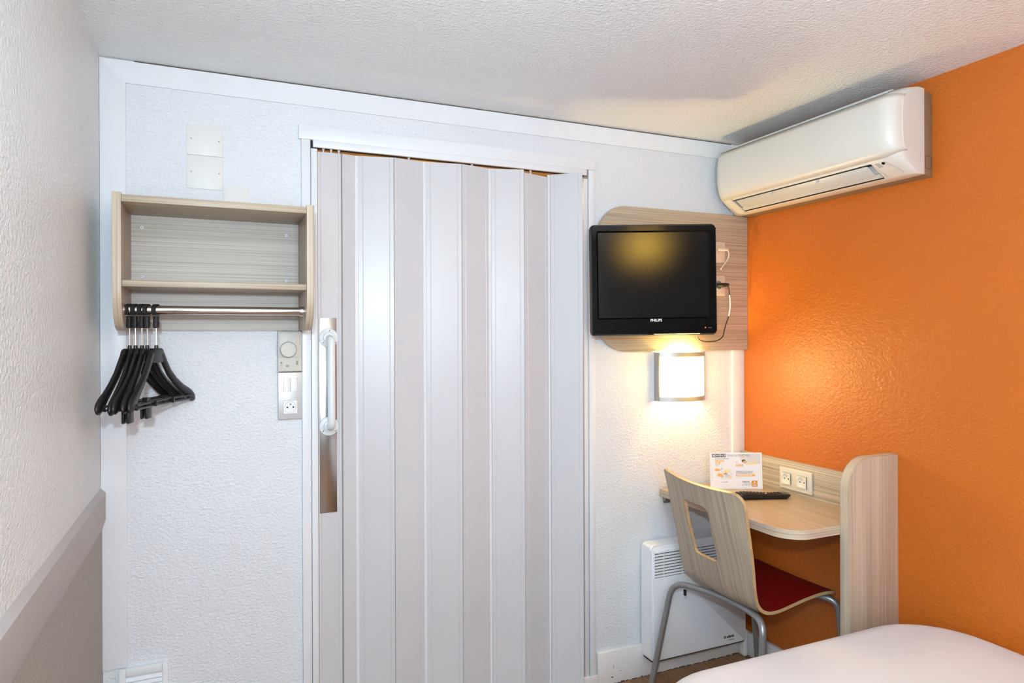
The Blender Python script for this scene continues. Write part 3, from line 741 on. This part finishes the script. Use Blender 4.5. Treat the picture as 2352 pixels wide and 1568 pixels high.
cb = thing('aerial_cable', 'cream aerial lead looping out of the upper socket on the board', 'cable', (2.262, -0.05, 1.735))
b = BM(); tube(b, [(2.238, -0.062, 1.731), (2.262, -0.060, 1.7335), (2.288, -0.056, 1.7345)], [0.0058, 0.0068, 0.0055], 14); obj('aerial_plug', b, M['outlet_in'], cb)
b = BM(); tube(b, smooth_path([(2.286, -0.056, 1.7345), (2.297, -0.052, 1.722), (2.300, -0.047, 1.705), (2.290, -0.045, 1.686), (2.268, -0.052, 1.668), (2.240, -0.07, 1.650)]), 0.0028, 10); obj('lead', b, M['outlet_in'], cb)
cb = thing('power_cable', 'thin black cable with a white sleeve hanging from the lower socket', 'cable', (2.262, -0.05, 1.585))
b = BM(); tube(b, [(2.247, -0.042, 1.585), (2.256, -0.064, 1.585), (2.2755, -0.068, 1.586)], [0.009, 0.009, 0.0068], 14); lathe(b, [(0, -0.007), (0.005, -0.005), (0.007, 0), (0.005, 0.005), (0, 0.007)], (2.277, -0.068, 1.586), (1, 0, 0), 14); obj('power_plug', b, M['blackm'], cb)
b = BM(); P_ = smooth_path([(2.277, -0.066, 1.5855), (2.290, -0.058, 1.578), (2.299, -0.052, 1.562), (2.3025, -0.050, 1.545), (2.307, -0.048, 1.520), (2.309, -0.046, 1.495), (2.306, -0.044, 1.468), (2.3035, -0.043, 1.455), (2.285, -0.050, 1.425), (2.262, -0.062, 1.392), (2.240, -0.080, 1.370), (2.212, -0.085, 1.355), (2.180, -0.080, 1.349), (2.140, -0.075, 1.351), (2.105, -0.085, 1.366), (2.09, -0.10, 1.395)], 6)
tube(b, P_, 0.0020, 8); lead = obj('lead', b, M['blackm'], cb)
b = BM(); tube(b, P_[18:43], 0.0027, 8); tag(obj('cable_sleeve', b, M['socket'], lead), 'white sleeve')

la = thing('wall_lamp', 'lit curved white wall lamp with grey bands under the television board', 'lamp', (2.07, 0, 1.108))
LX0, LX1, LZ0, LZ1 = 1.955, 2.184, 1.107, 1.306
def arc_pts(x0, x1, y0, sag, n_=20): return [(x0 + (x1 - x0) * k / n_, y0 - sag * (1 - ((2 * k / n_) - 1) ** 2)) for k in range(n_ + 1)]
def curved(bm, x0, x1, ya, sag, th_, z0, z1):
    o_ = arc_pts(x0, x1, ya, sag); i_ = arc_pts(x0, x1, ya + th_, sag)[::-1]; prism(bm, o_ + i_, 'z', z0, z1)
b = BM(); curved(b, LX0 + 0.003, LX1 - 0.003, -0.030, 0.050, 0.003, LZ0 + 0.012, LZ1 - 0.012); obj('lamp_shade', b, M['shade'], la)
for (a, c) in ((LZ0, LZ0 + 0.018), (LZ1 - 0.018, LZ1)):
    b = BM(); curved(b, LX0, LX1, -0.034, 0.0515, 0.003, a, c); obj('trim_band', b, M['lampmetal'], la)
for (a, c) in ((LX0 - 0.003, LX0 + 0.004), (LX1 - 0.004, LX1 + 0.002)):
    b = BM(); box(b, a, c, -0.033, -0.0004, LZ0, LZ1, 0.001); obj('side_bracket', b, M['lampmetal'], la)
b = BM(); box(b, LX0, LX1, -0.004, -0.0004, LZ0 + 0.01, LZ1 - 0.01); obj('back_plate', b, M['lampmetal'], la)
b = BM(); lathe(b, [(0, 0), (0.009, 0), (0.010, 0.02), (0.019, 0.045), (0.019, 0.058), (0.012, 0.070), (0, 0.075)], (2.066, -0.040, 1.16), (0, 0, 1), 20); obj('bulb', b, emis('bulb_glow', (1.0, 0.72, 0.38), 30), la)
l1 = light('wall_lamp_light', 'POINT', (2.066, -0.045, 1.262), 7.5, (1.0, 0.72, 0.26), 0.018)
l2 = light('wall_lamp_glow', 'POINT', (2.066, -0.115, 1.205), 2.8, (1.0, 0.78, 0.18), 0.05)
# light comes from the lamp; keep the light objects inside the lamp hierarchy
for l_ in (l1, l2):
    wl_ = l_.location.copy(); l_.parent = la; l_.location = wl_ - Vector(la.location)

# lamp high on the wall behind the camera (seen only as a reflection in the television)
cl = thing('wall_lamp', 'warm lit oblong wall lamp beside the window behind the camera', 'lamp', (1.265, YF, 2.03))
b = BM(); box(b, 1.125, 1.405, YF + 0.0005, YF + 0.02, 2.025, 2.165, 0.004); obj('lamp_base', b, M['lampmetal'], cl)
b = BM(); box(b, 1.135, 1.395, YF + 0.0205, YF + 0.075, 2.035, 2.155, 0.02, 4); obj('lamp_shade', b, M['shade_top'], cl)

# ================================================================== DESK
dk = thing('wall_desk', 'narrow oak laminate wall desk with upstand and rounded end panel', 'desk', (2.2, -0.35, 0))
dp = [(1.966, -0.0155), (W - 0.0256, -0.0155), (W - 0.0256, -0.6985), (2.13, -0.6985)]
dp += [(2.062 - 0.0 + 0.0 + 0.088 * math.cos(a) , -0.6105 + 0.088 * math.sin(a)) for a in [R(-90 - 9 * k) for k in range(0, 11)]]
b = BM(); prism(b, dp, 'z', 0.720, 0.750, 0.0012, mie=1); obj('desktop', b, [M['oak_y'], M['oak_ez']], dk)
b = BM(); box(b, W - 0.025, W - 0.0006, -0.6985, -0.0155, 0.700, 0.874, 0.0008); obj('upstand', b, M['oak_rx'], dk)
pp = [(2.186, 0.0), (W - 0.0006, 0.0), (W - 0.0006, 0.972)] + [(2.286 - 0.100 * math.sin(R(a)), 0.872 + 0.100 * math.cos(R(a))) for a in range(0, 91, 6)]
b = BM(); prism(b, pp, 'y', -0.734, -0.699, 0.0014, mie=1); obj('end_panel', b, [M['oak_z'], M['oak_ey']], dk)
b = BM(); box(b, 1.985, 2.005, -0.030, -0.0155, 0.700, 0.720); box(b, 1.985, 2.30, -0.018, -0.0155, 0.69, 0.720); obj('desk_bracket', b, M['tube'], dk)

ou = thing('double_socket', 'ivory double socket plate on the desk upstand', 'socket', (W - 0.025, -0.32, 0.765))
b = BM(); box(b, W - 0.034, W - 0.0252, -0.400, -0.241, 0.764, 0.848, 0.003, 3); obj('cover_plate', b, M['outlet'], ou)
for yy in (-0.279, -0.357): socket(ou, yy, 0.806, W - 0.034, 0.045, M['outlet_in'], M['outlet_in'], 'x')

# welcome card standing on the desk
cw, chh = 0.212, 0.146
cbr = Vector((2.344, -0.193, 0.7503))
cd_ = (-rgt)
cpos = cbr + cd_ * (cw / 2)
card = thing('welcome_card', 'white printed welcome card standing on the desk by the wall', 'card', cpos, (R(-4), 0, -YAW))
b = BM(); box(b, -cw / 2, cw / 2, 0, 0.0012, 0, chh); obj('card_sheet', b, M['paper'], card, local=True)
b = BM(); v = [b.verts.new(p) for p in ((-0.03, 0.0014, 0.11), (0.03, 0.0014, 0.11), (0.035, 0.036, 0.0026), (-0.035, 0.036, 0.0026))]; b.faces.new(v)
o = obj('easel_back', b, M['paper'], card, local=True); md = o.modifiers.new('t', 'SOLIDIFY'); md.thickness = 0.001
def ct(s, size, u, v_, mt, bold=0.0, name='printed_text', sx=1.0): text(name, s, size, (-cw / 2 + u, -0.0004, v_), mt, card, align='LEFT', bold=bold, local=True, ext=0.0001, sx=sx)
def cr_(u0, u1, v0, v1, mt, name='printed_block', d=0.0003, rad=0.001):
    b = BM(); prism(b, rrect(-cw / 2 + u0, -cw / 2 + u1, v0, v1, rad, 3), 'y', -d, 0.0); return obj(name, b, mt, card, local=True)
cr_(0.008, 0.066, 0.128, 0.141, M['black_ink'])
ct('BIENVENUE', 0.0125, 0.0095, 0.1303, M['white'], 0.0002, sx=0.86)
ct('DANS NOS HÔTELS', 0.0125, 0.070, 0.1303, M['grey_ink'], sx=0.85)
ct('BUFFET PETIT-DÉJEUNER', 0.0052, 0.020, 0.1200, M['grey_ink'], 0.0001)
cr_(0.022, 0.058, 0.1095, 0.1170, M['orange_ink']); ct('À VOLONTÉ', 0.0064, 0.0235, 0.1112, M['white'], 0.0001)
cr_(0.022, 0.042, 0.1010, 0.1085, M['orange_ink']); ct('5€90', 0.0064, 0.0245, 0.1027, M['white'], 0.0001)
ct('ENFANTS', 0.0042, 0.022, 0.0950, M['grey_ink']); ct('GRATUIT -12 ANS', 0.0036, 0.022, 0.0910, M['palegrey_ink'])
ct('WIFI', 0.0046, 0.104, 0.1045, M['grey_ink'])
cr_(0.105, 0.134, 0.0915, 0.0995, M['orange_ink']); ct('GRATUIT', 0.0066, 0.107, 0.0933, M['white'], 0.0001, sx=0.8)
ct('DANS TOUT L\'HÔTEL', 0.0036, 0.105, 0.0860, M['palegrey_ink'])
ct('RÉSERVEZ VOS SÉJOURS EN DIRECT', 0.0048, 0.105, 0.0690, M['grey_ink'], 0.0001, sx=0.9)
ct('NOS PRIX LES PLUS BAS GARANTIS', 0.0048, 0.105, 0.0625, M['black_ink'], 0.0001, sx=0.9)
cr_(0.105, 0.182, 0.0510, 0.0590, M['orange_ink']); ct('PREMIERECLASSE.COM', 0.0066, 0.1075, 0.0528, M['white'], 0.0001, sx=0.95)
ct('OU SUR MOBILE', 0.0036, 0.105, 0.0450, M['palegrey_ink'])
ct('DANS ', 0.0046, 0.026, 0.0265, M['palegrey_ink']); ct('LA CHAMBRE', 0.0046, 0.044, 0.0265, M['grey_ink'], 0.0001)
ct("L'ESSENTIEL", 0.0068, 0.128, 0.0265, M['black_ink'], 0.0001, sx=0.9); ct('POUR UNE', 0.0068, 0.1345, 0.0200, M['grey_ink'], sx=0.95); ct('BONNE NUIT', 0.0068, 0.1270, 0.0135, M['grey_ink'], sx=0.95)
cr_(0.168, 0.191, 0.0090, 0.0330, M['deep_ink']); cr_(0.171, 0.188, 0.0125, 0.0142, M['white'], 'logo_mark', 0.0005, 0.0003)
b = BM(); lathe(b, [(0, 0), (0.0030, 0), (0.0030, 0.0002), (0, 0.0002)], (-cw / 2 + 0.1795, -0.0003, 0.0275), (0, -1, 0), 16); obj('logo_mark', b, M['white'], card, local=True)
ct('première', 0.0048, 0.1700, 0.0210, M['white']); ct('classe', 0.0048, 0.1735, 0.0165, M['white'])
def blob(pts, mt, name='printed_picture', d=0.0003):
    b = BM(); prism(b, [(-cw / 2 + u, v_) for u, v_ in pts], 'y', -d, 0.0); return obj(name, b, mt, card, local=True)
def ell(u, v_, a, c, n_=16, w=0): return [(u + a * math.cos(2 * PI * k / n_) * (1 + w * math.sin(3 * k)), v_ + c * math.sin(2 * PI * k / n_) * (1 + w * math.sin(5 * k))) for k in range(n_)]
# picture of somebody asleep under a quilt
blob([(0.117, 0.139), (0.121, 0.128), (0.126, 0.115), (0.133, 0.106), (0.150, 0.101), (0.205, 0.101), (0.207, 0.140), (0.125, 0.1415)], mat('pale_quilt_print', (0.70, 0.67, 0.66), 0.6), d=0.0002)
blob(ell(0.1375, 0.1125, 0.0085, 0.0058), mat('brown_hair_print', (0.16, 0.07, 0.04), 0.6), d=0.00035)
blob(ell(0.1425, 0.1085, 0.0080, 0.0056), M['skin_ink'], d=0.0004)
blob([(0.140, 0.1035), (0.155, 0.1045), (0.170, 0.1060), (0.186, 0.1085), (0.192, 0.1075), (0.192, 0.1015), (0.180, 0.0985), (0.160, 0.0975), (0.150, 0.0975)], M['yellow_ink'], d=0.0004)
# breakfast picture
blob(ell(0.058, 0.054, 0.036, 0.019), mat('tray_print', (0.78, 0.77, 0.78), 0.6), d=0.0002)
for (u, v_, a, c, mt) in ((0.030, 0.077, 0.012, 0.0055, 'orange_ink'), (0.031, 0.080, 0.007, 0.0028, 'yellow_ink'), (0.047, 0.081, 0.004, 0.006, 'palegrey_ink'), (0.060, 0.066, 0.0065, 0.008, 'deep_ink'), (0.059, 0.068, 0.0050, 0.0055, 'yellow_ink'), (0.072, 0.074, 0.010, 0.0065, 'yellow_ink'), (0.072, 0.074, 0.006, 0.003, 'palegrey_ink'),
                          (0.040, 0.056, 0.011, 0.0058, 'orange_ink'), (0.048, 0.052, 0.0055, 0.006, 'skin_ink'), (0.068, 0.053, 0.010, 0.0070, 'palegrey_ink'), (0.082, 0.049, 0.0055, 0.0065, 'yellow_ink'), (0.036, 0.060, 0.004, 0.004, 'skin_ink'), (0.066, 0.060, 0.004, 0.0016, 'grey_ink')):
    blob(ell(u, v_, a, c, 14, 0.08), M[mt], d=0.00035 + 0.00002 * random.random())
b = BM(); tube(b, [(-cw / 2 + 0.0075, -0.0002, 0.050), (-cw / 2 + 0.0075, -0.0002, 0.088)], 0.0002, 5); lathe(b, [(0, 0), (0.0016, 0), (0.0016, 0.0002), (0, 0.0002)], (-cw / 2 + 0.0085, -0.0002, 0.046), (0, -1, 0), 10); obj('printed_mark', b, M['grey_ink'], card, local=True)

# remote control
rc = thing('remote_control', 'black television remote lying on the desk in front of the card', 'remote control', (2.222, -0.312, 0.7503), (0, 0, R(-20)))
b = BM(); sec = []
for (x, w_, h_) in ((-0.108, 0.020, 0.014), (-0.104, 0.0235, 0.019), (-0.07, 0.0250, 0.0235), (-0.02, 0.0235, 0.0205), (0.03, 0.0215, 0.0165), (0.07, 0.0235, 0.0185), (0.092, 0.0235, 0.0190), (0.108, 0.017, 0.0165)):
    z0_ = 0.0 if x < 0.09 else (0.0 if x < 0.1 else 0.010)
    sec.append([b.verts.new((x, y * w_, z)) for (y, z) in ((-0.82, z0_), (-1, z0_ + (h_ - z0_) * 0.45), (-0.96, h_ * 0.9), (-0.80, h_), (0.80, h_), (0.96, h_ * 0.9), (1, z0_ + (h_ - z0_) * 0.45), (0.82, z0_))])
for i in range(len(sec) - 1):
    for j in range(8): b.faces.new((sec[i][j], sec[i][(j + 1) % 8], sec[i + 1][(j + 1) % 8], sec[i + 1][j]))
b.faces.new(sec[0]); b.faces.new(sec[-1][::-1])
obj('handset', b, M['blackp'], rc, local=True, sharp=50)
b = BM()
for i in range(13):
    for j in (-1, 0, 1):
        x = -0.09 + i * 0.0135; zt_ = 0.0232 - 0.00 * i
        zz = [0.0215, 0.0222, 0.0232, 0.0228, 0.0220, 0.0210, 0.0200, 0.0190, 0.0178, 0.0170, 0.0174, 0.0180, 0.0186][i]
        if i == 8 and j == 0: continue
        box(b, x - 0.004, x + 0.004, j * 0.0125 - 0.0042, j * 0.0125 + 0.0042, zz, zz + 0.0018, 0.0006, 1)
obj('buttons', b, M['blackm'], rc, local=True)
b = BM(); lathe(b, [(0, 0), (0.0045, 0), (0.0040, 0.0022), (0, 0.0026)], (0.018, 0.0, 0.0176), (0, 0, 1), 16); tag(obj('blue_button', b, mat('pale_blue_button', (0.35, 0.5, 0.8), 0.3), rc, local=True), 'pale blue round button')

# ================================================================== CHAIR
chair = thing('desk_chair', 'oak laminate shell chair with dark red inside and grey tube legs', 'chair', (2.10, -0.37, 0))
# side profile of the shell (x, z, near y, far y), from the top of the back to the seat front
PR = [(1.868, 0.862, -0.603, -0.183), (1.875, 0.840, -0.600, -0.183), (1.888, 0.790, -0.596, -0.183), (1.901, 0.735, -0.591, -0.183), (1.917, 0.670, -0.585, -0.184), (1.931, 0.609, -0.579, -0.185), (1.943, 0.540, -0.573, -0.186),
      (1.953, 0.497, -0.569, -0.187), (1.964, 0.472, -0.567, -0.188), (1.983, 0.452, -0.566, -0.189), (2.006, 0.442, -0.566, -0.190), (2.035, 0.439, -0.566, -0.190), (2.070, 0.442, -0.566, -0.190), (2.115, 0.450, -0.566, -0.190), (2.180, 0.461, -0.566, -0.190),
      (2.245, 0.468, -0.566, -0.190), (2.295, 0.467, -0.566, -0.190), (2.322, 0.460, -0.566, -0.190), (2.335, 0.452, -0.566, -0.190)]
PV = smooth_path([(a, c, 0) for (a, c, _, _) in PR], 8)
YN = smooth_path([(a, c, 0) for (_, _, a, c) in PR], 8)
cum = [0]
for i in range(1, len(PV)): cum.append(cum[-1] + (PV[i] - PV[i - 1]).length)
LS = cum[-1]
def prof_at(s):
    s = max(0, min(LS - 1e-6, s)); j = 0
    while cum[j + 1] < s: j += 1
    t = (s - cum[j]) / max(1e-9, cum[j + 1] - cum[j]); p = PV[j].lerp(PV[j + 1], t); y = YN[j].lerp(YN[j + 1], t); tg = (PV[j + 1] - PV[j]).normalized()
    return p.x, p.y, y.x, y.y, tg
WREF = 0.385
def shell_pt(s, t, off):
    """s down the profile, t in 0..WREF across (0 = near side); off = thickness offset outwards (back/under)"""
    x, z, yn, yf, tg = prof_at(s)
    u = t / WREF; y = yn + (yf - yn) * u
    bow = (1 - (2 * u - 1) ** 2)
    f = max(0.0, 1 - s / 0.46)                       # back wraps round the sitter, seat slightly dished
    nx, nz = tg.y, -tg.x                              # outward normal (back / underside)
    if nx > 0: nx, nz = nx, nz
    out = Vector((nx, 0, nz))
    if out.x > 0 and s < 0.2: out = -out
    z += 0.013 * u * max(0.0, 1 - s / 0.36)
    return Vector((x, y, z)) + out * (bow * (0.026 * min(1, f * 1.6) + 0.004) + off)
def corner_sdf(s, t, s0, s1, t0, t1, r):
    # r for corners (s0t0, s0t1, s1t1, s1t0)
    cs, ct_ = (s0 + s1) / 2, (t0 + t1) / 2
    rr = r[(0 if t < ct_ else 1) if s < cs else (3 if t < ct_ else 2)]
    qx, qy = abs(s - cs) - (s1 - s0) / 2 + rr, abs(t - ct_) - (t1 - t0) / 2 + rr
    return math.hypot(max(qx, 0), max(qy, 0)) + min(max(qx, qy), 0) - rr
OUT = lambda s, t: corner_sdf(s, t, 0, LS, 0, WREF, (0.046, 0.016, 0.035, 0.035))
# opening in the back
HS0, HS1, HT0, HT1 = 0.078, 0.284, 0.144, 0.266
HOL = lambda s, t: corner_sdf(s, t, HS0, HS1, HT0, HT1, (0.030, 0.018, 0.018, 0.018))
NS, NT = 210, 96
def snap(fn, s, t, lim):
    d = fn(s, t)
    if abs(d) < lim:
        e = 1e-4; gs = (fn(s + e, t) - fn(s - e, t)) / (2 * e); gt = (fn(s, t + e) - fn(s, t - e)) / (2 * e); g2 = gs * gs + gt * gt
        if g2 > 1e-6: return s - d * gs / g2, t - d * gt / g2
    return s, t
b = BM(); TH = 0.0115
keep = {}; cell = (LS / NS, WREF / NT)
cells = [(i, j) for i in range(NS) for j in range(NT) if OUT((i + .5) * cell[0], (j + .5) * cell[1]) < 0 and HOL((i + .5) * cell[0], (j + .5) * cell[1]) > 0]
cset = set(cells)
vo, vi = {}, {}
def isb(i, j): return any((i + a, j + c) not in cset for a in (-1, 0) for c in (-1, 0))
def vert(i, j):
    if (i, j) in vo: return
    s, t = i * cell[0], j * cell[1]
    if isb(i, j):
        if abs(HOL(s, t)) < 0.006: s, t = snap(HOL, s, t, 0.01)
        else: s, t = snap(OUT, s, t, 0.01)
    vo[(i, j)] = b.verts.new(shell_pt(s, t, TH / 2)); vi[(i, j)] = b.verts.new(shell_pt(s, t, -TH / 2))
for (i, j) in cells:
    for a in (0, 1):
        for c in (0, 1): vert(i + a, j + c)
for (i, j) in cells:
    q = [(i, j), (i + 1, j), (i + 1, j + 1), (i, j + 1)]
    b.faces.new([vo[k] for k in q]).material_index = 0
    b.faces.new([vi[k] for k in q[::-1]]).material_index = 1
    for (e0, e1, nb) in ((q[0], q[1], (i, j - 1)), (q[1], q[2], (i + 1, j)), (q[2], q[3], (i, j + 1)), (q[3], q[0], (i - 1, j))):
        if nb not in cset: b.faces.new((vo[e0], vi[e0], vi[e1], vo[e1])).material_index = 2
tag(obj('seat_shell', b, [M['oak_chair'], M['red'], M['ply']], chair, sharp=50), 'one-piece bent plywood back and seat, dark red on the sitting side')
TR = 0.0116
# rear frame: up from the floor, across under the seat, down again; each leg its own mesh
def leg(pts, r=0.05):
    b = BM(); tube(b, fillet(pts, r, 10), TR, 16); o = obj('leg', b, M['tube'], chair)
    f = BM(); p = Vector(pts[0]); lathe(f, [(0, 0), (0.0125, 0), (0.0125, 0.012), (0.011, 0.014)], (p.x, p.y, 0.0), (0, 0, 1), 14); obj('foot_cap', f, M['blackm'], o)
leg([(1.840, -0.125, 0.004), (1.920, -0.160, 0.4260), (1.975, -0.290, 0.4260), (1.992, -0.370, 0.426)], 0.062)
leg([(1.925, -0.610, 0.004), (1.960, -0.592, 0.428), (1.992, -0.500, 0.4260), (1.992, -0.368, 0.426)], 0.055)
leg([(2.372, -0.135, 0.004), (2.298, -0.170, 0.440), (2.275, -0.260, 0.4400), (2.270, -0.370, 0.440)], 0.07)
leg([(2.345, -0.600, 0.004), (2.318, -0.578, 0.440), (2.275, -0.500, 0.4400), (2.270, -0.368, 0.440)], 0.07)
b = BM()
for y in (-0.30, -0.45): tube(b, [(1.99, y, 0.424), (2.272, y, 0.440)], 0.008, 12)
obj('under_frame', b, M['tube'], chair)
b = BM()
lathe(b, [(0, 0), (0.006, 0), (0.005, 0.02), (0, 0.022)], (1.945, -0.205, 0.405), (0, 0, -1), 12)
obj('bumper', b, M['blackm'], chair)

# ================================================================== HEATER
ht = thing('convector_heater', 'white electric convector heater on the wall behind the chair', 'heater', (2.12, 0, 0.085))
HX0, HX1, HZ0, HZ1 = 1.876, 2.356, 0.086, 0.545
b = BM(); prism(b, rrect(HX0, HX1, HZ0 + 0.002, HZ1, 0.016, 5), 'y', -0.080, -0.0155, 0.006, 3); obj('body', b, M['heater'], ht)
b = BM(); prism(b, rrect(HX0 + 0.012, HX1 - 0.004, HZ0 + 0.008, HZ1 - 0.012, 0.010, 5), 'y', -0.0835, -0.0798, 0.0015, 2); fp = obj('front_panel', b, M['heater'], ht)
b = BM(); box(b, HX0 + 0.018, HX1 - 0.016, -0.0840, -0.0834, 0.417, 0.521); gr = obj('grille', b, M['dark'], ht)
for k in range(9):
    z = 0.420 + k * 0.0117
    b = BM(); prism(b, [(-0.0838, z), (-0.0872, z + 0.0002), (-0.0862, z + 0.0078), (-0.0838, z + 0.0080)], 'x', HX0 + 0.018, HX1 - 0.016, 0.0004, 1); obj('slat', b, M['heater'], gr)
for k in range(5):
    x = 1.934 + k * 0.09; b = BM(); box(b, x, x + 0.0016, -0.0870, -0.0835, 0.418, 0.521); obj('grille_rib', b, M['heater'], gr)
text('brand_lettering', 'atlantic', 0.0165, (2.253, -0.0838, 0.1165), M['black_ink'], ht, bold=0.0004, sx=0.80)
text('model_lettering', 'Platinum', 0.0085, (2.262, -0.0838, 0.1045), M['grey_ink'], ht)
b = BM(); d_ = 0.0068; cx_, cz_ = 2.2425, 0.1215
o4 = [(cx_, cz_ - d_), (cx_ + d_, cz_), (cx_, cz_ + d_), (cx_ - d_, cz_)]; i4 = [(cx_ + (x - cx_) * 0.4, cz_ + (z - cz_) * 0.4) for x, z in o4]
for k in range(4): prism(b, [o4[k], o4[(k + 1) % 4], i4[(k + 1) % 4], i4[k]], 'y', -0.0840, -0.0835)
obj('brand_mark', b, M['black_ink'], ht)
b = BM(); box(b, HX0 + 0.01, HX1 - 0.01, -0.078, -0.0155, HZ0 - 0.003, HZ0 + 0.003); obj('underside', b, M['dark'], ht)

# ================================================================== BED
bed = thing('bed', 'single bed with a smooth white sheet in the right foreground', 'bed', (1.76, -1.9, 0))
def bed_mesh(x0, x1, y0, y1, z0, z1, rc_, re_, crown=0.012):
    """rounded slab: rc_ plan corner radius, re_ top edge radius"""
    b = BM(); rings = []; n_ = 10
    def outline(ins): return rrect(x0 + ins, x1 - ins, y0 + ins, y1 - ins, max(0.01, rc_ - ins), 10)
    lv = [(0.004, z0), (0.0, z0 + 0.02), (0.0, z1 - re_)]
    for k in range(1, n_ + 1):
        a = 0.5 * PI * k / n_; lv.append((re_ * (1 - math.cos(a)), z1 - re_ + re_ * math.sin(a)))
    for (ins, z) in lv: rings.append([b.verts.new((x, y, z)) for (x, y) in outline(ins)])
    m_ = len(rings[0]); cx_, cy_ = (x0 + x1) / 2, (y0 + y1) / 2
    for f_ in (0.85, 0.6, 0.3): rings.append([b.verts.new((cx_ + (v.co.x - cx_) * f_, cy_ + (v.co.y - cy_) * f_, z1 + crown * (1 - f_ ** 2))) for v in rings[len(lv) - 1]])
    for a, c in zip(rings, rings[1:]):
        for k in range(m_): b.faces.new((a[k], a[(k + 1) % m_], c[(k + 1) % m_], c[k]))
    b.faces.new(rings[-1]); b.faces.new(rings[0][::-1]); return b
obj('mattress', bed_mesh(1.250, 2.410, -2.90, -0.808, 0.27, 0.495, 0.25, 0.090), M['sheet'], bed)
b = BM(); box(b, 1.30, 2.40, -2.88, -0.90, 0.12, 0.268, 0.01); obj('bed_base', b, M['oak_y'], bed)
for (x, y) in ((1.32, -0.95), (2.33, -0.95), (1.32, -2.8), (2.33, -2.8)):
    b = BM(); box(b, x - 0.03, x + 0.03, y - 0.03, y + 0.03, 0, 0.119, 0.004); obj('leg', b, M['blackm'], bed)

# unseen lamp added so the gap over the folding door looks lit
bl = thing('added_bathroom_lamp', 'added unseen warm lamp in the bathroom behind the folding door', 'lamp', (1.3, 0.6, H))
b = BM(); lathe(b, [(0, 0), (0.09, 0), (0.085, 0.03), (0.05, 0.05), (0, 0.055)], (1.3, 0.6, H), (0, 0, -1), 24); obj('lamp_shade', b, emis('added_bathroom_glow', (1.0, 0.78, 0.45), 45), bl)
